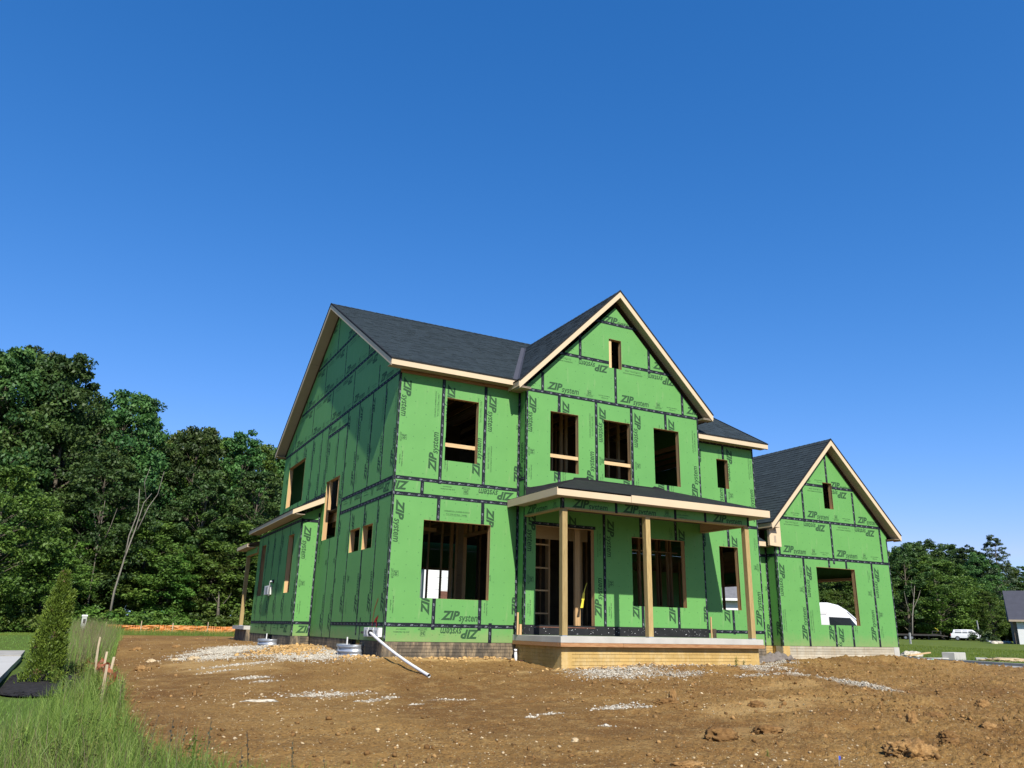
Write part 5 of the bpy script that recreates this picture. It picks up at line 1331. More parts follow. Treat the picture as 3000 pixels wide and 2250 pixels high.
# ---- survey stakes and orange fence along the left line
STK = [(-5.8, 2.1, .80, .02), (-5.74, -1.0, .68, .05), (-5.82, -.3, .70, -.04), (-5.72, -3.35, .66, .07), (-5.80, -4.5, .62, .0)]
SL_ = ['farthest wooden stake of the row at the weed edge', 'short stake second from the back, leaning right', 'stake with orange netting, middle of the row', 'bright stake in front holding torn orange netting', 'nearest stake at the end of the row, half in the weeds']
for (x, y, h, tl), lb in zip(STK, SL_):
    z = hz(x, y); o = MB().prism([(-.018, -.012, -.1), (.018, -.012, -.1), (.018, .012, -.1), (-.018, .012, -.1)], (tl*h, 0, h)).build('survey_stake', 'stake_wood', None, frame=Matrix.Translation((x, y, z)))
    tag(o, lb, 'stake', 'wooden stakes along the lot line')
def net(name, pts, h, label, seed, parent=None, mat='orange_net', rows=9, waves=.05, sag=.0, zoff=0):
    """netting: horizontal bands with gaps, hanging between points"""
    mb = MB(); P = [Vector(p) for p in pts]
    for a, b in zip(P, P[1:]):
        n = max(4, int((b-a).length/.12)); d = (b-a).normalized(); nn = Vector((-d.y, d.x, 0))
        for i in range(n):
            u0, u1 = i/n, (i+1)/n
            def off(u, r):
                s = (a+(b-a)*u); w = waves*float(fbm(np.array([s.x*2.3+s.y*2.1+seed]), np.array([r*.4+seed]), 3, seed)[0])*2
                top = h*(1-.22*math.sin(math.pi*u)*(1 if sag else 0)+.10*float(vnoise(np.array([s.x*1.1+s.y]), np.array([seed*1.0]), 5)[0]))
                return s+nn*w+Vector((0, 0, zoff+top*r/rows-s.z+hz(s.x, s.y)))
            for r in range(rows):
                mb.face([off(u0, r+.12), off(u1, r+.12), off(u1, r+.90), off(u0, r+.90)])
            mb.face([off(u0, 0), off(u0+(u1-u0)*.22, 0), off(u0+(u1-u0)*.22, rows), off(u0, rows)])
    return mb.build(name, mat, parent, tone=True)
t = thing('torn_orange_netting', 'torn faded orange netting slumped between the near stakes', 'netting', on(-5.75, -2.5))
net('netting', [(-5.78, -.3, 0), (-5.72, -1.4, 0), (-5.74, -3.3, 0), (-5.66, -4.3, 0)], .42, '', 4, t, waves=.09, rows=6, sag=1)
net('netting', [(-5.95, 2.0, 0), (-5.8, .3, 0)], .30, '', 9, t, waves=.05, rows=5, sag=1)
OF = [(-4.9, 29.6, 0), (-1.6, 30.2, 0), (2.0, 29.9, 0), (5.5, 30.3, 0)]
t = thing('orange_safety_fence', 'long low orange plastic safety fence before the woods', 'safety fence', on(0, 30))
net('netting', OF, .42, '', 21, t, waves=.10, rows=9)
for k, (x, y) in enumerate(((-4.9, 29.5), (-3.2, 29.8), (-1.6, 30.1), (.2, 30), (1.9, 29.8), (3.8, 30.0), (5.4, 30.2))):
    z = hz(x, y); MB().box(x-.02, y-.05, z-.1, x+.02, y-.02, z+.55+.1*(k % 2)).build('post', 'stake_wood', t)

# ------------------------------------------------------------------ neighbour's plot on the left
def sheet(name, mat, poly, dz, label, step=.4):
    """flat paving that follows the ground, as one closed slab"""
    z = [float(H0(x, y))+dz for x, y in poly]; mb = MB(); mb.prism([(x, y, zz-.14) for (x, y), zz in zip(poly, z)], (0, 0, .14)); o = mb.build(name, mat)
    return tag(o, label, kind='structure')
def drive(name, mat, x0f, x1, y0, y1, dz, label):
    mb = MB(); cz_ = [float(H0(x0f(y0), y0)), float(H0(x0f(y1), y1)), float(H0(x1, y0)), float(H0(x1, y1))]; mb.grid(lambda u, v: (x0f(y0+(y1-y0)*v)+(x1-x0f(y0+(y1-y0)*v))*u, y0+(y1-y0)*v, max((cz_[0]*(1-v)+cz_[1]*v)*(1-u)+(cz_[2]*(1-v)+cz_[3]*v)*u, float(H0(x0f(y0+(y1-y0)*v)+(x1-x0f(y0+(y1-y0)*v))*u, y0+(y1-y0)*v))-.03)+dz), 24, 20)
    o = mb.build(name, mat); s_ = o.modifiers.new('s', 'SOLIDIFY'); s_.thickness = .12; s_.offset = -1 if True else 1; return tag(o, label, kind='structure')
drive('driveway', 'drive_concrete', lambda y: -7.36-.012*(y+2), -26, -2.4, 8.4, .06, 'pale concrete driveway of the neighbouring plot at the left edge')
drive('driveway_border', 'kerb_concrete', lambda y: -7.5, -26, 8.45, 10.3, .09, 'grey paved strip along the far side of the left driveway')
p = []
for i in range(7000):
    a = random.random()*6.28; r = math.sqrt(random.random()); x, y = -6.55+r*.85*math.cos(a), .5+r*3.6*math.sin(a)
    if x > -7.33: p.append((x, y))
p = np.array(p); n = len(p); V, F = ICO0
def mulch():
    c = p; L = rng.uniform(.02, .05, n); W = rng.uniform(.008, .018, n); an = rng.uniform(0, 6.28, n); z = H(c[:, 0], c[:, 1])+rng.uniform(.0, .045, n)
    dx, dy = np.cos(an), np.sin(an); q = []
    for s1, s2, s3 in ((-1, -1, -.3), (1, -1, .3), (1, 1, .35), (-1, 1, -.2)):
        q.append(np.stack([c[:, 0]+dx*L*s1-dy*W*s2, c[:, 1]+dy*L*s1+dx*W*s2, z+s3*.02*rng.uniform(-1, 1, n)], 1))
    V = np.stack(q, 1).reshape(-1, 3); F = np.arange(n*4).reshape(-1, 4)
    tag(np_mesh('bark_mulch', V, F, 'bark_mulch', tone=rng.uniform(0, 1, n)), 'black bark mulch bed round the foot of the cedar', kind='stuff')
mulch()
a = [2*math.pi*k/24 for k in range(24)]
mb = MB(); mb.face([(max(-7.34, -6.55+.9*math.cos(t_)), .5+3.7*math.sin(t_), hz(-6.55+.9*math.cos(t_), .5+3.7*math.sin(t_))+.03) for t_ in a]); tag(mb.build('mulch_bed', 'bark_mulch'), 'dark soil under the bark mulch at the cedar', kind='structure')
# electric pedestal far left behind the tall grass
x, y = -6.0, 21.8; z = hz(x, y)
t = thing('utility_pedestal', 'pale grey utility pedestal rising from the tall grass at left', 'pedestal', (x, y, z))
MB().box(x-.10, y-.10, z, x+.10, y+.10, z+.86).build('cabinet', 'ped_green', t, bevel=.02); MB().box(x-.12, y-.12, z+.86, x+.12, y+.12, z+.95).build('lid', 'white_plastic', t, bevel=.03); MB().box(x-.04, y-.11, z+.6, x+.06, y-.101, z+.78).build('warning_plate', 'dark_metal', t)

# ------------------------------------------------------------------ foliage
def leaves(centres, radii, per, size, flat=.5, up=.5, seed=0, tone_lo=0., asp=.6):
    """leaf-sized quads spread through clumps; returns V, F, tone"""
    g = np.random.default_rng(seed); C = np.repeat(centres, per, 0); Rr = np.repeat(radii, per, 0); n = len(C)
    d = g.normal(size=(n, 3)); d /= np.linalg.norm(d, axis=1)[:, None]; r = g.uniform(0.25, 1, n)**.6
    pos = C+d*(r*Rr)[:, None]*np.array([1, 1, flat])
    nrm = g.normal(size=(n, 3))+np.array([0, 0, up*2.2])+d*.7; nrm /= np.linalg.norm(nrm, axis=1)[:, None]
    t = np.cross(nrm, g.normal(size=(n, 3))); t /= np.linalg.norm(t, axis=1)[:, None]; b = np.cross(nrm, t)
    s = (size*g.uniform(.6, 1.35, n))[:, None]
    V = np.stack([pos-t*s, pos-b*s*asp+nrm*s*.12, pos+t*s, pos+b*s*asp+nrm*s*.12], 1).reshape(-1, 3)
    F = np.arange(n*4).reshape(-1, 4)
    tone = np.clip(np.repeat(g.uniform(.15, .85, len(centres)), per)+g.uniform(-.22, .22, n), 0, 1)
    return V, F, tone
def limb_mesh(segs):
    mb = MB()
    for pts, rad in segs: mb.tube(pts, rad, 6, cap=False)
    return mb
def tree(name, label, h, spread, mat, seed, loc=(0, 0, 0), bark='bark', base=.12, shape='oval', nclump=150, per=60, leaf=.20, group=None, trunk_r=None, flat=.55, gappy=0.0):
    g = np.random.default_rng(seed); rnd = random.Random(seed)
    tr = trunk_r or h*.016; root = thing(name, label, 'tree', loc, group)
    lean = (rnd.uniform(-.05, .05)*h, rnd.uniform(-.05, .05)*h)
    def axis(t): return Vector((lean[0]*t*t, lean[1]*t*t, h*t))
    segs = [([axis(k/8*.92) for k in range(9)], [tr*(1-.85*k/8) for k in range(9)])]
    cs, rs = [], []
    for i in range(nclump):
        t = base+(1-base)*((i+rnd.random())/nclump)**.85
        if shape == 'oval': w = spread*math.sin(math.pi*min(1, max(.03, (t-base*.4)/(1.02-base*.4))))**.55*(1.0 if t < .7 else .95)
        elif shape == 'cone': w = spread*(1.05-t)
        else: w = spread*(.55+.6*math.sin(math.pi*t))
        a = rnd.uniform(0, 6.283); rr = w*rnd.uniform(.35, 1.0)**.6
        q = axis(t)+Vector((math.cos(a)*rr, math.sin(a)*rr, rnd.uniform(-.02, .03)*h))
        if rnd.random() < gappy: continue
        cs.append(q); rs.append(spread*rnd.uniform(.12, .25)*(1 if t < .85 else .75))
        if i % 3 == 0:
            tb = max(.08, t-rnd.uniform(.06, .16)); p0 = axis(tb*.95); mid = p0.lerp(q, .5)+Vector((0, 0, .02*h)); segs.append(([p0, mid, q], [tr*.34*(1.1-t), tr*.2*(1.1-t), .012]))
    V, F, tn = leaves(np.array([c[:] for c in cs]), np.array(rs), per, leaf, flat=flat, seed=seed)
    limb_mesh(segs).build('trunk', bark, root, smooth=True)
    o = np_mesh('crown', V, F, mat, root, tone=tn)
    # meshes are local: shift so that they follow the empty
    for c in root.children: c.matrix_parent_inverse = Matrix.Identity(4)
    return root
# prototypes of the wood's trees (each is also one of the trees in view)
FAR = (0, 0, 0)
kinds = [dict(h=13.5, spread=3.9, mat='leaf_dark', seed=101, nclump=230, per=100, leaf=.12), dict(h=12.5, spread=3.6, mat='leaf_mid', seed=102, nclump=220, per=100, leaf=.12),
         dict(h=14.5, spread=3.5, mat='leaf_dark', seed=103, nclump=240, per=100, leaf=.12, gappy=.12), dict(h=11, spread=4.1, mat='leaf_mid', seed=104, nclump=220, per=100, leaf=.12, base=.05),
         dict(h=13, spread=3.3, mat='leaf_dark', seed=105, nclump=230, per=95, leaf=.12, gappy=.22)]
PROTO = {}
def place(kind, x, y, top, label, group=None, rz=None, sxy=1.0):
    k = kinds[kind]; z = float(H0(x, y)); sc = (top-z)/k['h']/1.02
    rz = random.uniform(0, 6.28) if rz is None else rz
    if kind not in PROTO:
        r = tree('broadleaf_tree', label, loc=(x, y, z), group=group, **k); r.rotation_euler = (0, 0, rz); r.scale = (sc*sxy, sc*sxy, sc); PROTO[kind] = r; return r
    return copy_tree(PROTO[kind], (x, y, z-.05), rz, (sc*sxy, sc*sxy, sc), label, group)
def polar(px, dist):
    """ground spot seen at column px of the 3000 px wide picture, dist metres away"""
    q = cr_*((px-1500)/2297)+cu_*((1125-1812-.0195*px)/2297)+cf_; a = math.atan2(q.x, q.y); return CAM.x+math.sin(a)*dist, CAM.y+math.cos(a)*dist
# skyline of the left wood: (column, distance, top height above datum scaled to distance)
SKY = [(-150,44,13.2),(-40,46,13.3),(30,45,13.2),(95,44,13.4),(150,50,10.9),(205,54,10.0),(265,46,12.0),(335,48,11.6),(405,54,9.8),(455,50,10.1),(505,48,10.5),(565,50,10.2),(610,54,9.7),(662,48,10.4),(725,51,9.8),(790,52,9.6),(850,54,9.3)]
names_l = ['tall dark tree cut by the left edge of the view', 'second dark tree from the left edge, full crowned', 'dark crown just left of the highest top', 'tallest tree of the left wood, its top highest', 'dark tree on the right shoulder of the tallest tree',
 'lower tree in the first dip of the wood skyline', 'broad tree crowning the second hump of the wood', 'tree on the right slope of the second hump', 'lower tree right above the pale forked trunk', 'tree in the dip left of the round middle crowns', 'round crowned tree starting the third hump',
 'tree at the middle of the third hump', 'tree in the small notch before the last crowns', 'last pointed crown left of the house', 'tree right beside the house roof edge', 'tree partly behind the rake of the house', 'tree hidden mostly behind the left roof end']
for i, (px, d, tp) in enumerate(SKY):
    d *= 1.32; x, y = polar(px, d); top = (tp-.24)*d/45+.24
    place([0, 2, 0, 2, 4, 1, 0, 2, 4, 1, 0, 3, 4, 2, 1, 0, 4][i], x, y, top, names_l[i], 'front trees of the left wood', sxy=.80)
for i in range(26):   # rows behind
    px = -250+i*50+random.uniform(-15, 15); d = random.uniform(78, 88); j = min(range(len(SKY)), key=lambda q: abs(SKY[q][0]-px)); x, y = polar(px, d)
    place(random.choice((0, 2, 4)), x, y, (SKY[j][2]*random.uniform(.76, .86)-.24)*d/45+.24, 'dark tree crowded in the back rows of the left wood', 'back trees of the left wood', sxy=1.15)
low = [(-60,38,7.2,3),(25,41,4.2,1),(110,39,3.6,3),(190,43,6.6,1),(245,42,8.6,0),(310,42,3.6,1),(400,43,5.4,3),(480,42,3.6,1),(545,44,8.0,4),(600,43,3.8,1),(655,44,5.6,3),(700,45,8.4,2),(760,46,5.5,3)]
lown = ['low bright tree at the wood edge by the left border', 'low tree behind the left lawn', 'low bushy tree left behind the cedar', 'low tree right behind the cedar top', 'mid high layered tree right of the cedar', 'low tree between the cedar and the pale trunk',
 'layered bright tree at the foot of the pale forked trunk', 'low tree right of the pale forked trunk', 'bright full tree in the middle of the wood edge', 'low tree above the orange fence, left part', 'low tree above the orange fence, right part', 'mid high tree left of the house corner', 'tree touching the house corner from behind']
for i, (px, d, tp, k) in enumerate(low):
    d *= 1.32; x, y = polar(px, d); place(k, x, y, (tp-.24)*d/45+.24, lown[i], 'low trees along the wood edge', sxy=1.05 if tp > 6 else 1.5)
# pale forked trunk and thin stems standing before the dark wood
def bare(name, label, pts_list, mat, loc):
    t = thing(name, label, 'tree', loc); mb = MB()
    for pts, r0, r1 in pts_list:
        n = len(pts); mb.tube([Vector(loc)+Vector(p) for p in pts], [r0+(r1-r0)*k/(n-1) for k in range(n)], 6)
    mb.build('trunk', mat, t, smooth=True); return t
x, y = polar(318, 52); z = float(H0(x, y))
bare('forked_tree', 'slender pale forked trunk standing before the dark wood', [([(0, 0, 0), (.05, 0, 2.2), (.30, 0, 4.2), (.62, .1, 5.8), (.85, 0, 7.4), (1.2, 0, 8.0)], .075, .012), ([(.30, 0, 4.0), (.34, 0, 5.4), (.62, 0, 6.8), (.5, 0, 8.2)], .05, .015), ([(.75, 0, 5.8), (1.15, .2, 7.2), (1.55, .2, 8.0), (1.7, 0, 9.4)], .035, .010), ([(1.0, 0, 7.4), (.7, 0, 8.6), (.9, 0, 9.6)], .03, .012)], 'bark_pale', (x, y, z))
stems = [(150, 40, 5.2, 'bark', 'thin dark stem slanting behind the cedar top'), (640, 42, 2.6, 'bark', 'thick short brown trunk at the right of the wood edge'), (250, 41, 7.5, 'bark_dead', 'long thin bare stem left of the forked trunk')]
for px, d, h_, mt, lb in stems:
    d *= 1.3; x, y = polar(px, d); z = float(H0(x, y)); s = random.uniform(-.08, .08)
    bare('young_tree', lb, [([(0, 0, 0), (s*h_*.5, 0, h_*.5), (s*h_, 0, h_)], .05 if 'thick' not in lb else .17, .015), ([(s*h_*.5, 0, h_*.55), (s*h_*.5+.5, .1, h_*.8), (s*h_*.5+.7, .1, h_*.95)], .03, .01), ([(s*h_*.6, 0, h_*.65), (s*h_*.5-.5, .1, h_*.9)], .03, .01)], mt, (x, y, z))
x, y = polar(475, 42); z = float(H0(x, y))
# undergrowth along the wood
def shrub(name, label, x, y, w, h, mat, seed, n=26, per=70, leaf=.09, group=None):
    g = random.Random(seed); t = thing(name, label, 'shrub', (x, y, float(H0(x, y))), group); cs, rs, segs = [], [], []
    for i in range(n):
        a = g.uniform(0, 6.28); r = w*g.random()**.6; zz = h*g.uniform(.15, 1)*(1-.5*(r/w)**2); cs.append((math.cos(a)*r, math.sin(a)*r, zz)); rs.append(min(w, h)*g.uniform(.16, .34))
        if i % 3 == 0: segs.append(([(0, 0, 0), (math.cos(a)*r*.5, math.sin(a)*r*.5, zz*.6), (math.cos(a)*r, math.sin(a)*r, zz)], [.02, .015, .006]))
    V, F, tn = leaves(np.array(cs), np.array(rs), per, leaf, .7, .4, seed); limb_mesh(segs).build('stems', 'bark', t); np_mesh('foliage', V, F, mat, t, tone=tn)
    for c in t.children: c.matrix_parent_inverse = Matrix.Identity(4)
    return t
sp = shrub('shrub', 'low green shrub in the undergrowth band behind the left lawn', *polar(30, 50), 2.2, 1.5, 'leaf_mid', 61, group='undergrowth shrubs along the left wood')
for i in range(19):
    px = -30+i*42+random.uniform(-12, 12); d = random.uniform(50, 54); x, y = polar(px, d); s = random.uniform(.8, 1.25)
    if 440 < px < 700: s *= .8
    copy_tree(sp, (x, y, float(H0(x, y))), random.uniform(0, 6), (s*1.2, s*1.2, s*random.uniform(.7, 1.1)), 'low green shrub in the undergrowth along the foot of the left wood')
sp['label'] = 'low green shrub in the undergrowth along the foot of the left wood'

# cedar (arborvitae) by the driveway
def cedar():
    x, y = -6.72, .35; z = hz(x, y); t = thing('arborvitae', 'tall leaning cone shaped cedar bush beside the concrete driveway', 'cedar bush', (x, y, z))
    g = random.Random(5); cs = []; rs = []; ax = []
    def prof(u): return .345*(1-u)**.60 if u < .97 else .03
    for i in range(800):
        u = g.random()**.85; a = g.uniform(0, 6.28); r = prof(u)*g.uniform(.62, 1.06); cx = .08*u
        cs.append((cx+math.cos(a)*r, math.sin(a)*r, .04+2.06*u)); rs.append(.085*(1.1-.55*u))
    for i in range(90):   # side leader
        u = g.random(); a = g.uniform(0, 6.28); r = .13*(1-u)**.7; cs.append((.20+.06*u+math.cos(a)*r*.7, math.sin(a)*r*.8, 1.05+.68*u)); rs.append(.06)
    n = len(cs); gg = np.random.default_rng(9); per = 42; C = np.repeat(np.array(cs), per, 0); R_ = np.repeat(np.array(rs), per)
    m_ = len(C); d = gg.normal(size=(m_, 3)); d /= np.linalg.norm(d, axis=1)[:, None]
    out = np.stack([C[:, 0]-.08*C[:, 2]/2, C[:, 1], np.zeros(m_)], 1); out /= np.linalg.norm(out, axis=1)[:, None]+1e-6
    pos = C+d*R_[:, None]*gg.uniform(.2, 1.2, m_)[:, None]
    dr = out*.55+np.array([0, 0, 1.0])+gg.normal(size=(m_, 3))*.45; dr /= np.linalg.norm(dr, axis=1)[:, None]
    sd_ = np.cross(dr, gg.normal(size=(m_, 3))); sd_ /= np.linalg.norm(sd_, axis=1)[:, None]
    L = gg.uniform(.022, .055, m_)[:, None]; W = gg.uniform(.005, .011, m_)[:, None]
    V = np.stack([pos-sd_*W, pos+sd_*W, pos+dr*L+sd_*W*.5, pos+dr*L-sd_*W*.5], 1).reshape(-1, 3)
    tn = np.clip(np.repeat(gg.uniform(.1, .8, n), per)+gg.uniform(-.2, .25, m_), 0, 1)
    MB().tube([(0, 0, -.05), (.02, 0, .5), (.10, 0, 1.2), (.2, 0, 1.9)], [.05, .04, .03, .01], 8).build('trunk', 'bark', t); np_mesh('foliage', V, np.arange(m_*4).reshape(-1, 4), 'cedar', t, tone=tn)
    # inner dark mass of old foliage and a few browned sprays
    br = [c for c in cs if g.random() < .05][:40]; V, F, tn = leaves(np.array(br), np.full(len(br), .07), 26, .02, .9, .2, 8); np_mesh('browned_sprays', V, F, 'leaf_dead', t, tone=tn)
    for c in t.children: c.matrix_parent_inverse = Matrix.Identity(4)
cedar()

# ------------------------------------------------------------------ grasses
def blades(name, mat, P, h, w, label, bend=.5, seg=3, seed=1, kind='stuff', cat=None, tones=None):
    g = np.random.default_rng(seed); n = len(P); z = H(P[:, 0], P[:, 1])-.01
    a = g.uniform(0, 6.28, n); lean = g.uniform(.05, 1, n)*bend; az = g.uniform(0, 6.28, n)
    hh = h*g.uniform(.55, 1.15, n); ww = w*g.uniform(.6, 1.2, n)
    rows = []
    for k in range(seg+1):
        t = k/seg; cx = P[:, 0]+np.cos(az)*lean*hh*t**2; cy = P[:, 1]+np.sin(az)*lean*hh*t**2; cz = z+hh*(t-.25*lean*t**2)
        wk = ww*(1-t)**.7*.5+.0004; rows.append((np.stack([cx-np.cos(a)*wk, cy-np.sin(a)*wk, cz], 1), np.stack([cx+np.cos(a)*wk, cy+np.sin(a)*wk, cz], 1)))
    V = np.stack([q for r in rows for q in r], 1).reshape(-1, 3); m_ = 2*(seg+1)
    F = np.concatenate([np.stack([np.arange(n)*m_+2*k, np.arange(n)*m_+2*k+1, np.arange(n)*m_+2*k+3, np.arange(n)*m_+2*k+2], 1) for k in range(seg)])
    tn = np.tile(np.clip(g.uniform(0, .8, n)+.25*(vnoise(P[:, 0]*1.2, P[:, 1]*1.2, 3)-.3), 0, 1), seg)
    return tag(np_mesh(name, V, F, mat, tone=tn), label, cat, None, kind)
def region(n, poly, seed, dens=None):
    g = np.random.default_rng(seed); P = np.array(poly); lo, hi = P.min(0), P.max(0); q = g.uniform(lo, hi, (int(n), 2)); q = q[in_poly(q[:, 0], q[:, 1], poly)]
    d = np.hypot(q[:, 0]-CAM.x, q[:, 1]-CAM.y); keep = g.uniform(0, 1, len(q)) < np.clip((7.5/np.maximum(d, 1))**1.3, .03, 1)
    q = q[keep]
    if dens is not None: q = q[g.uniform(0, 1, len(q)) < dens(q[:, 0], q[:, 1])]
    return q
WEED = [(-7.0,-14.5),(-2.5,-16),(-3.2,-13.0),(-4.1,-11.3),(-4.8,-10.6),(-5.2,-9.9),(-5.5,-9.0),(-5.55,-4),(-5.6,0),(-5.55,6),(-5.3,14),(-4.7,22),(-4.6,28),(-6.6,28),(-6.7,16),(-6.2,6),(-5.95,2),(-5.95,-2.2),(-6.4,-4.2),(-6.75,-8),(-7.1,-11)]
LAWN = [(-26,-16),(-6.6,-16),(-6.4,-12),(-6.3,-8),(-6.1,-4.6),(-6.4,-3.3),(-26,-2.5)]
q = region(260000, WEED, 1, lambda x, y: .40+.5*vnoise(x*1.7, y*1.7, 4)+.2*(y > 6)); blades('tall_grass', 'weed_blade', q, .34+.16*vnoise(q[:, 0]*1.1, q[:, 1]*1.1, 6), .0085, 'uncut tall grass and weeds along the lot line', .75, 3, 2)
q = region(36000, WEED, 3, lambda x, y: np.clip(.15+.6*(y > -2)+.9*(vnoise(x*.9, y*.9, 14)-.5), 0, .9)); blades('seeding_grass', 'seed_head', q, .62+.2*(q[:, 1] > 4), .005, 'tall seeding grass stems with straw coloured heads', .35, 3, 4)
q = region(60000, [(-6.7, 2), (-5.6, 2), (-5.2, 8), (-4.9, 15), (-4.2, 22), (-4.6, 28), (-7.4, 29), (-7.0, 12)], 13, lambda x, y: np.clip(1.2-abs(x+5.9)*.75+.5*(vnoise(x*2, y*2, 8)-.5), 0, 1)); blades('seeding_grass', 'seed_head', q, .60+.50*vnoise(q[:, 0]*1.5, q[:, 1]*.8, 6)-.25*abs(q[:, 0]+5.8), .010, 'high band of seeding grass running back beside the lot', .3, 3, 14)
q = region(60000, [(-6.9, 2), (-5.5, 2), (-5.1, 9), (-4.8, 16), (-4.2, 22), (-4.4, 28), (-7.6, 29)], 15, lambda x, y: np.clip(1.25-abs(x+5.9)*.7+.6*(vnoise(x*2, y*1.5, 18)-.5), 0, 1)); blades('tall_grass', 'weed_blade', q, .55+.35*vnoise(q[:, 0]*1.5, q[:, 1]*.8, 6), .012, 'high green grass running back beside the lot', .4, 3, 16)
q = region(420000, LAWN, 5); blades('lawn_grass', 'lawn_blade', q, .075, .0050, 'mown lawn grass at the lower left', .6, 2, 6)
q = region(220000, [(-26, 10.4), (-7.4, 10.4), (-7.2, 33), (-26, 33)], 7); blades('lawn_grass', 'lawn_blade', q, .07, .012, 'mown lawn grass beyond the driveway', .6, 1, 8)
q = np.random.default_rng(9).uniform([-5, 26.2], [9, 29.6], (9000, 2)); blades('rough_grass', 'weed_blade', q, .30, .012, 'rough grass in front of the orange fence', .5, 2, 10)
g9 = np.random.default_rng(19); q = g9.uniform([26, -2], [62, 44], (60000, 2)); q = q[~in_poly(q[:, 0], q[:, 1], LOT)]; q = q[((q[:, 1]-3) > (q[:, 0]-34)*-.06) & ~((q[:, 0] > 27) & (q[:, 1] < 8.5+(q[:, 0]-27)*-.4))]; blades('field_grass', 'field_blade', q, .13, .022, 'short field grass beyond the kerb at right', .6, 1, 12)
q = region(2600, [(-5.3,-10.2),(-4.6,-12.4),(-3.4,-15.4),(-2.2,-15),(-3.9,-12),(-4.7,-10)], 21); blades('stray_grass', 'weed_blade', q, .16, .006, 'stray grass creeping from the verge onto the dirt', .8, 2, 22)
# leafy weeds and dock stalks as plants of their own
def leafy(name, label, x, y, h, n, leafl, mat, seed, group=None, stalk='weed_blade', seedy=False):
    t = thing(name, label, 'weed', (x, y, hz(x, y)), group); g = random.Random(seed); st = MB(); lf = MB(); sd2 = MB()
    for k in range(n):
        a = g.uniform(0, 6.28); ln = g.uniform(.02, .22); hh = h*g.uniform(.7, 1.05); top = Vector((math.cos(a)*ln*hh, math.sin(a)*ln*hh, hh)); st.tube([(0, 0, 0), top*.5+Vector((0, 0, .02)), top], [.005, .004, .0015], 4)
        m_ = int(hh/.045)
        for i in range(m_):
            u = .1+.85*i/m_; p0 = top*u; b = g.uniform(0, 6.28); L = leafl*g.uniform(.6, 1.2)*(1-.5*u); d = Vector((math.cos(b), math.sin(b), g.uniform(-.2, .7))).normalized(); s = Vector((-d.y, d.x, 0))*L*.22
            if seedy and u > .45:
                sd2.face([p0, p0+d*.018+s*.3, p0+d*.022+Vector((0, 0, .02)), p0+Vector((0, 0, .025))])
            else: lf.face([p0, p0+d*L*.5+s, p0+d*L-Vector((0, 0, L*.25)), p0+d*L*.5-s], g.uniform(.1, .9))
    st.build('stems', stalk, t, tone=True)
    if lf.f: lf.build('leaves', mat, t, tone=True)
    if sd2.f: sd2.build('seed_spike', 'dock_stalk', t, tone=True)
    for c in t.children: c.matrix_parent_inverse = Matrix.Identity(4)
    return t
d0 = leafy('dock_weed', 'dark upright dock stalk standing above the tall weeds', -5.35, -9.6, .62, 1, .10, 'weed_blade', 3, 'dark dock stalks above the weeds', 'dock_stalk', True)
for i, (x, y, s) in enumerate(((-5.05,-9.9,1.0),(-4.75,-10.4,.95),(-4.45,-10.7,.9),(-5.2,-9.2,.8),(-5.45,-8.7,.9),(-4.9,-10.8,.85),(-4.25,-11.1,.75),(-5.55,-10.2,.7))):
    copy_tree(d0, (x, y, hz(x, y)), i*1.3, s, 'dark upright dock stalk standing above the tall weeds')
l0 = leafy('leafy_weed', 'broad leaved green weed among the tall grass', -5.75, -8.2, .34, 7, .11, 'weed_blade', 8, 'leafy weeds in the tall grass')
for i in range(70):
    x, y = random.uniform(-6.6, -4.9), random.uniform(-12.5, 2.5)
    if x > -5.45 and y > -9: x -= .7
    copy_tree(l0, (x, y, hz(x, y)), random.uniform(0, 6), random.uniform(.6, 1.25), 'broad leaved green weed among the tall grass')
for i, (x, y, s) in enumerate(((8.15,-2.75,.7),(8.35,-2.8,.5),(-.2,-12.3,.35),(.9,-10.9,.28))):
    copy_tree(l0, (x, y, hz(x, y)), i, s, ['thin dry weed growing against the porch base', 'small sprig right of the dry weed at the porch', 'small green seedling at the bottom middle of the dirt', 'tiny green seedling in the dirt in front of the porch'][i], 'small weeds on the bare earth')

# ------------------------------------------------------------------ right side: kerb, road, rubble, field, trucks, trees, houses
K = [(32.5, -14), (32.8, -2), (33.2, 5), (33.9, 10), (34.8, 16)]
def strip(name, mat, pts, w0, w1, z0, z1, label, kind='structure', bevel=0):
    mb = MB(); P = [Vector((a, b, 0)) for a, b in pts]; n = len(P); N = []
    for i in range(n):
        d = (P[min(i+1, n-1)]-P[max(i-1, 0)]).normalized(); N.append(Vector((-d.y, d.x, 0)))
    for i in range(n-1):
        q = []
        for j in (i, i+1):
            h0 = float(H0(P[j].x, P[j].y)); q.append((P[j]+N[j]*w0, P[j]+N[j]*w1, h0))
        (a, b, ha), (c, d, hc) = q
        for f in (((a, c, d, b), z1),): mb.face([(a.x, a.y, ha+z1), (c.x, c.y, hc+z1), (d.x, d.y, hc+z1), (b.x, b.y, ha+z1)])
        mb.face([(a.x, a.y, ha+z0), (c.x, c.y, hc+z0), (c.x, c.y, hc+z1), (a.x, a.y, ha+z1)]); mb.face([(d.x, d.y, hc+z0), (b.x, b.y, ha+z0), (b.x, b.y, ha+z1), (d.x, d.y, hc+z1)])
    o = mb.build(name, mat); return tag(o, label, kind=kind)
strip('road', 'kerb_concrete', K, .0, 2.4, -.2, .035, 'strip of grey road at the right edge of the lot')
strip('kerb', 'kerb_concrete', K, -.32, .0, -.2, .16, 'concrete kerb running along the far side of the lot')
lump('rubble_heap', 'limestone', 'grey heap of gravel in the grass beyond the kerb', 'heap', 39.2, 15.2, .85, .5, .30, 71, 4)
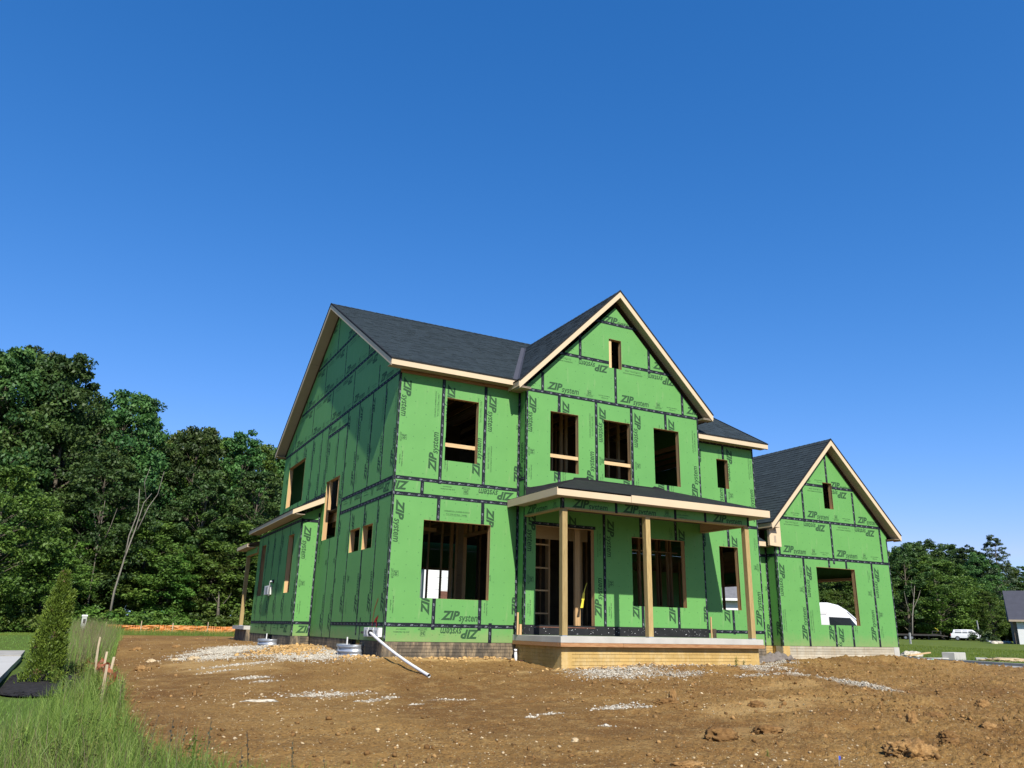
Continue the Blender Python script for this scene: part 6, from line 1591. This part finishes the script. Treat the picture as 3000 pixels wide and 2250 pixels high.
lump('rubble_heap', 'tan_stone', 'flat low heap of broken concrete right of the block', 'heap', 41.0, 10.6, 1.8, .8, .16, 72, 4)
for i, (x, y, sx, sy, sz, rz, lb) in enumerate(((38.6, 12.0, .75, .35, .42, .2, 'large rectangular concrete block in the field'), (37.1, 12.0, 1.0, .2, .12, .05, 'long low concrete slab lying left of the block'), (40.2, 11.4, .5, .3, .14, .6, 'broken slab piece right of the concrete block'), (43, 10.5, .6, .2, .08, .3, 'thin slab fragment farthest right in the field'))):
    tag(MB().box(-sx, -sy, -.1, sx, sy, sz).build('concrete_block', 'concrete', None, frame=Matrix.Translation(on(x, y)) @ Matrix.Rotation(rz, 4, 'Z'), bevel=.02), lb, 'concrete block')
# vehicles -------------------------------------------------------------
def wheel(parent, F, x, y, z, r=.38, w=.24):
    t = MB(); n = 20
    t.tube([(x, y-w/2, z), (x, y-w/2+.03, z), (x, y+w/2-.03, z), (x, y+w/2, z)], [r*.92, r, r, r*.92], n); o = t.build('wheel', 'tyre', parent, frame=F, smooth=False)
    MB().tube([(x, y-w/2-.006, z), (x, y+w/2+.006, z)], r*.58, 14).build('rim', 'rim', o, frame=F)
def loft(sections, close=True):
    """sections: list of (x, [(y,z)...]) with equal counts"""
    mb = MB(); k = len(sections[0][1]); n0 = 0
    for x, ring in sections: mb.v += [(x, y, z) for y, z in ring]
    for i in range(len(sections)-1):
        for j in range(k):
            j2 = (j+1) % k; mb.f.append((i*k+j, i*k+j2, (i+1)*k+j2, (i+1)*k+j)); mb.t.append(.5)
    mb.f.append(tuple(range(k-1, -1, -1))); mb.f.append(tuple((len(sections)-1)*k+j for j in range(k))); mb.t += [.5, .5]
    return mb
def ring(wb, wt, zb, zt, r=.08): return [(-wb, zb), (-wb, (zb+zt)/2), (-wt, zt-r), (-wt+r*1.3, zt), (wt-r*1.3, zt), (wt, zt-r), (wb, (zb+zt)/2), (wb, zb)]
def van(x, y, rz, label):
    t = thing('delivery_van', label, 'van', on(x, y), None); F = Matrix.Translation(on(x, y, -.02)) @ Matrix.Rotation(rz, 4, 'Z')
    # +x is the nose
    sec = [(-3.0, ring(.95, .85, .45, 2.62, .15)), (-2.9, ring(1.0, .9, .4, 2.72, .16)), (0.6, ring(1.0, .9, .4, 2.74, .16)), (1.1, ring(1.0, .88, .4, 2.62, .18)), (1.5, ring(1.0, .86, .4, 2.36, .2)), (1.85, ring(1.0, .84, .4, 2.02, .2)), (2.2, ring(1.0, .82, .4, 1.62, .2)), (2.45, ring(1.0, .82, .4, 1.30, .15)), (2.75, ring(.98, .8, .42, 1.16, .12)), (2.95, ring(.9, .72, .48, .95, .1))]
    loft(sec).build('body', 'car_white', t, frame=F, smooth=True).modifiers.new('e', 'EDGE_SPLIT').split_angle = R(32)
    g = MB()
    for s in (1, -1):
        g.face([(.62, s*1.003, 1.28), (1.75, s*1.003, 1.28), (2.05, s*.96, 1.40), (1.62, s*.93, 1.98), (.62, s*.95, 2.02)])
    g.face([(1.52, -.74, 2.27), (1.52, .74, 2.27), (2.36, .78, 1.38), (2.36, -.78, 1.38)])
    o = g.build('window', 'glass', t, frame=F); s = o.modifiers.new('s', 'SOLIDIFY'); s.thickness = .03; s.offset = 0
    for wx in (-1.9, 1.9):
        for wy in (-.92, .92): wheel(t, F, wx, wy, .36, .36)
    for s in (-1, 1): MB().box(2.78, s*.72-.14, .75, 2.92, s*.72+.14, .92).build('headlight', 'rim', t, frame=F, bevel=.02); MB().box(1.65, s*1.08-.08, 1.25, 1.8, s*1.08+.08, 1.55).build('mirror', 'black_rubber', t, frame=F, bevel=.02)
    MB().box(2.8, -.9, .38, 3.02, .9, .55).build('bumper', 'dark_metal', t, frame=F, bevel=.03)
    for s in (-1, 1):
        for z in (1.15, 2.2): MB().box(-2.8, s*1.004-.003, z, .55, s*1.004+.003, z+.015).build('panel_seam', 'grey_post', t, frame=F)
# the van's direction: nose to the right as seen
vx, vy = 28.1, 12.35; van(vx, vy, -.86, 'white high roofed van parked beyond the garage, seen through its window')
def pickup(x, y, rz, label):
    t = thing('pickup_truck', label, 'pickup truck', on(x, y)); z = float(H0(x, y)); F = Matrix.Translation((x, y, z)) @ Matrix.Rotation(rz, 4, 'Z')
    body = [(-2.9, ring(.92, .9, .62, 1.18, .04)), (-2.85, ring(.98, .95, .5, 1.22, .05)), (-.9, ring(1.0, .96, .5, 1.24, .05)), (1.15, ring(1.0, .95, .5, 1.22, .08)), (2.5, ring(.98, .9, .5, 1.12, .1)), (2.85, ring(.9, .8, .6, .95, .1))]
    loft(body).build('body', 'car_white', t, frame=F)
    cab = [(-2.65, ring(.92, .75, 1.2, 1.30, .05)), (-2.4, ring(.93, .76, 1.2, 1.86, .1)), (-.2, ring(.93, .76, 1.2, 1.92, .1)), (.55, ring(.93, .74, 1.2, 1.86, .12)), (1.35, ring(.92, .8, 1.18, 1.26, .04))]
    loft(cab).build('cab', 'car_white', t, frame=F)
    for s in (1, -1):
        for a, b in ((-2.2, -1.2), (-1.05, -.3), (-.18, .6)):
            q = MB(); q.prism([(a, s*.90, 1.32), (b+.12*(b > .5), s*.90, 1.32), (b-.1*(b > .5), s*.80, 1.72), (a+.03, s*.80, 1.72)], (0, s*.06, 0)); q.build('window', 'glass', t, frame=F)
    q = MB(); q.prism([(.68, -.66, 1.80), (.68, .66, 1.80), (1.25, .74, 1.32), (1.25, -.74, 1.32)], (.03, 0, .03)); q.build('windshield', 'glass', t, frame=F)
    for wx in (-1.9, 1.85):
        for wy in (-.88, .88): wheel(t, F, wx, wy, .40, .40, .26)
    for s in (1, -1): MB().box(-2.96, s*.85-.1, .85, -2.9, s*.85+.1, 1.15).build('tail_light', 'tail_red', t, frame=F); MB().box(2.8, s*.7-.15, .78, 2.9, s*.7+.15, .95).build('headlight', 'rim', t, frame=F)
    MB().box(-3.05, -.85, .5, -2.9, .85, .66).build('bumper', 'rim', t, frame=F, bevel=.03)
    return t
tx, ty = polar(2842, 165); rzt = -1.02; pickup(tx, ty, rzt, 'white pickup truck with a cap parked at the far edge of the field')
def trailer(x, y, rz):
    t = thing('flatbed_trailer', 'dark empty flatbed trailer hitched behind the white pickup', 'trailer', on(x, y)); F = Matrix.Translation(on(x, y)) @ Matrix.Rotation(rz, 4, 'Z')
    for k in range(12): MB().box(-4.2+k*.72, -1.2, .92, -4.2+k*.72+.66, 1.2, 1.0).build('deck_plank', 'deck_wood', t, frame=F)
    for s in (-1, 1): MB().box(-4.3, s*1.2-.05, .72, 4.6, s*1.2+.05, .98).build('side_rail', 'dark_metal', t, frame=F)
    q = MB(); q.prism([(4.5, -1.1, .8), (4.5, 1.1, .8), (6.2, .05, .62), (6.2, -.05, .62)], (0, 0, .14)); q.build('drawbar', 'dark_metal', t, frame=F)
    for wx in (-.5, .5):
        for wy in (-1.05, 1.05): wheel(t, F, wx, wy, .36, .36)
    for z in (1.0, 1.5): MB().box(3.8, -.7, z, 5.2, .7, z+.08).build('equipment_frame', 'dark_metal', t, frame=F)
    for a, b in ((3.8, -.7), (5.1, -.7), (3.8, .6), (5.1, .6)): MB().box(a, b, .95, a+.1, b+.1, 1.6).build('equipment_leg', 'dark_metal', t, frame=F)
    MB().tube([(4.3, 0, 1.0), (4.8, 0, 1.7), (4.3, .2, 2.1)], .05, 6).build('yellow_arm', 'yellow_ribbon', t, frame=F); MB().box(-1.8, -1.28, .9, -1.7, -1.2, 1.75).build('marker_post', 'yellow_ribbon', t, frame=F)
trailer(tx-math.cos(rzt)*9.6, ty-math.sin(rzt)*9.6, rzt)
for i, (px, d, h_, tl, lb) in enumerate(((2665, 92, 1.05, .05, 'grey field post just right of the garage corner'), (2872, 150, 3.2, -.35, 'leaning grey post right of the white pickup'), (2895, 150, .9, 0, 'short white marker right of the leaning post'))):
    x, y = polar(px, d); z = float(H0(x, y)); s = .07 if i != 2 else .25
    tag(MB().prism([(-s, -s, -.1), (s, -s, -.1), (s, s, -.1), (-s, s, -.1)], (tl*.8, 0, h_+.1)).build('field_post', 'grey_post' if i != 2 else 'white_paint', None, frame=Matrix.Translation((x, y, z))), lb, 'post')
shrub('shrub', 'small dark bush right of the white pickup', *polar(2877, 140), 1.8, 2.0, 'leaf_dark', 66, 22, 60, .14)
# right wood: a round pale tree in front of a dark one, others behind
RT = [(2612,150,14.3,2.2,1,'tree rising directly behind the garage corner at right'),(2668,146,14.6,2.0,4,'thin tree with bare limbs right of the garage'),(2700,168,17.4,1.7,0,'dark tall crown left at the back of the right wood'),(2762,150,12.9,2.5,3,'big rounded lighter tree in front of the right wood'),
 (2760,172,18.0,1.8,2,'tallest dark crown in the middle of the right wood'),(2822,172,17.3,1.8,0,'dark crown right of the tallest one in the right wood'),(2868,168,16.3,1.7,2,'dark round crown right part of the right wood'),(2905,165,14.8,1.6,0,'dark tree on the falling right end of the wood'),(2960,175,13.5,2.0,1,'lighter tree above the dark roofed house'),(3010,175,13,2.0,4,'tree behind the dark roofed house cut by the right edge'),
 (2648,152,8.0,2.0,3,'low bushy tree at the foot of the right wood by the garage'),(2720,148,7.6,2.0,1,'low tree behind the trailer'),(2835,158,9.0,2.2,3,'low tree behind the white pickup'),(2915,150,7.5,2.0,1,'low tree left of the dark roofed house'),
 (2560,152,16,2.0,0,'tree seen through the garage window, behind the garage'),(2500,150,15,2.0,2,'second tree behind the garage'),(2430,150,15,2.2,3,'tree left in the garage window view'),(2370,150,15,2.2,0,'tree behind the garage hidden by its wall'),(2480,140,7,2.4,1,'low tree behind the van'),(2420,140,7,2.4,3,'low tree left behind the van')]
for i, (px, d, tp, sx, k, lb) in enumerate(RT):
    d *= 1.22; tp = (tp-.24)*1.22+.24; x, y = polar(px, d); r = place(k, x, y, tp, lb, 'trees of the right wood', sxy=1.0)
    r.scale = (r.scale[2]*max(.95, sx*.58), r.scale[2]*max(.95, sx*.58), r.scale[2])
for i in range(14):
    px = 2350+i*52+random.uniform(-12, 12); d = random.uniform(222, 235); x, y = polar(px, d); place(random.choice((0, 2)), x, y, (21.5 if px < 2900 else 15)*random.uniform(.85, 1.0), 'dark tree in the back row of the right wood', 'back row of the right wood', sxy=1.6)
x, y = polar(2950, 202); z = float(H0(x, y))
bt = tree('dead_topped_tree', 'pale grey half bare tree standing above the right end of the wood', 21.5, 3.6, 'leaf_grey', 120, (x, y, z), 'bark_pale', base=.40, nclump=150, per=60, leaf=.17, gappy=.25)
x, y = polar(2672, 172); z = float(H0(x, y))
bare('dead_tree', 'dead leafless leaning tree right of the garage', [([(0, 0, 0), (.8, 0, 4), (1.9, 0, 7.5), (2.8, 0, 10.5)], .15, .04), ([(1.3, 0, 5.5), (3.2, 0, 7.6), (4.2, 0, 9.2)], .07, .03), ([(.8, 0, 4), (-.4, 0, 6.5), (-.7, 0, 8.8)], .07, .03), ([(1.9, 0, 7.5), (1.6, 0, 9.6), (2.0, 0, 11.4)], .09, .02)], 'bark_pale', (x, y, z))
hp = PROTO[3]
for i in range(24):
    px = 2330+i*32+random.uniform(-8, 8); d = random.uniform(205, 214); x, y = polar(px, d); place(3, x, y, random.uniform(5.5, 8), 'low dark tree filling the foot of the right wood', 'low trees at the foot of the right wood', sxy=3.2)
# houses ---------------------------------------------------------------
def window(parent, F, x0, x1, z0, z1, grid=(2, 3), mat='white_paint'):
    f = MB()
    for a, b, c, d in ((x0-.09, x1+.09, z0-.09, z0), (x0-.09, x1+.09, z1, z1+.09), (x0-.09, x0, z0, z1), (x1, x1+.09, z0, z1)): f.box(a, -.05, c, b, .02, d)
    o = f.build('window', mat, parent, frame=F); MB().box(x0, -.01, z0, x1, .0, z1).build('pane', 'glass', o, frame=F)
    g = MB()
    for i in range(1, grid[0]): xx = x0+(x1-x0)*i/grid[0]; g.box(xx-.012, -.03, z0, xx+.012, -.011, z1)
    for j in range(1, grid[1]): zz = z0+(z1-z0)*j/grid[1]; g.box(x0, -.032, zz-.012, x1, -.0112, zz+.012)
    if g.f: g.build('glazing_bars', mat, o, frame=F)
def siding(parent, F, x0, x1, z0, z1, mat='white_siding', ex=.13, y=-.004, name='siding_board'):
    z = z0; n = 0
    while z < z1-.01:
        mb = MB(); zz = min(z+ex, z1); mb.prism([(x0, y-.022, z), (x0, y-.006, zz), (x0, y+.01, zz), (x0, y+.01, z)], (x1-x0, 0, 0)); mb.build(name, mat, parent, frame=F); z = zz; n += 1
# white house behind, seen through the lower left window
t = thing('white_house', 'white sided house behind, seen through the lower left window', 'house', (24.0, 52, -.4)); F = Matrix.Translation((20.97, 50, -.40)) @ Matrix.Rotation(R(0), 4, 'Z')
MB().box(0, .02, 0, 16, 9, 6.6).build('wall', 'white_siding', t, frame=F); q = siding(t, F, 0, 16, 2.4, 6.6, ex=.18)
MB().box(1.55, -.06, 0, 16, .019, 3.75).build('brick_base', 'red_brick', t, frame=F)
MB().box(-.12, -.07, .0, .12, .02, 6.6).build('corner_board', 'white_paint', t, frame=F)
window(t, F, 1.12, 1.66, 3.95, 4.95, (2, 4)); window(t, F, 1.93, 2.46, 3.95, 4.95, (2, 4)); window(t, F, 6, 7.2, 3.9, 5.2, (3, 4))
q = MB(); q.prism([(-.4, -.4, 6.55), (-.4, 9.4, 6.55), (-.4, 4.5, 8.6)], (16.8, 0, 0)); q.build('roof', 'dark_roof', t, frame=F)
# low white building with grey roof, seen through the right front window
wx, wy = polar(2120, 62)
t = thing('white_garage', 'low white building with grey roof seen through the right front window', 'garage', (wx, wy, -.4)); F = Matrix.Translation((wx-2.5, wy+1.4, -.45)) @ Matrix.Rotation(R(-28), 4, 'Z')
MB().box(0, .02, 0, 6.5, 8, 3.1).build('wall', 'white_siding', t, frame=F); siding(t, F, 0, 6.5, .2, 3.1, ex=.25); q = MB(); q.prism([(-.4, -.5, 3.1), (-.4, 8.4, 3.1), (-.4, 4, 5.6)], (7.3, 0, 0)); q.build('roof', 'grey_roof', t, frame=F); MB().box(-.4, -.52, 2.95, 6.9, -.5, 3.12).build('fascia', 'white_paint', t, frame=F)
window(t, F, 1.2, 2.4, .9, 2.2, (2, 2))
# dark roofed house at the right border
hx, hy = polar(2978, 112)
t = thing('dark_roofed_house', 'white house with steep dark roof and tall windows at the right border', 'house', (hx, hy, -.35)); F = Matrix.Translation((hx, hy, -.35)) @ Matrix.Rotation(R(-57), 4, 'Z')
MB().box(.25, .02, 0, 16, 9, 2.7).build('wall', 'white_paint', t, frame=F); MB().box(-.1, .3, 0, .25, 7, 2.7).build('side_wall', 'grey_brick', t, frame=F)
for a in (1.1, 2.9, 4.7, 6.5): window(t, F, a, a+1.1, .5, 2.3, (1, 1))
q = MB(); q.prism([(-.5, -.5, 2.65), (-.5, 4.2, 6.2), (-.5, 4.2, 2.65)], (2.5, 0, 0)); q.build('roof', 'slate_roof', t, frame=F)
q = MB(); q.prism([(2.0, -.45, 2.7), (2.0, 4.2, 6.1), (2.0, 4.2, 2.7)], (14, 0, 0)); q.build('roof', 'dark_roof', t, frame=F)
q = MB(); q.prism([(3.4, 1.5, 4.2), (3.4, 6, 8.6), (3.4, 6, 4.2)], (10, 0, 0)); q.build('upper_roof', 'dark_roof', t, frame=F)
MB().box(-.5, -.56, 2.5, 16, -.5, 2.72).build('fascia', 'soffit', t, frame=F)
for k in range(4): x, y = polar(2910+k*14, 112+k); lump('rubble_heap', 'limestone', ['small white heap left of the dark roofed house', 'white sacks heap before the dark roofed house', 'pale pile by the white wall of the right house', 'pale pile at the right border below the house'][k], 'heap', x, y, .5, .4, .28, 80+k, 2)
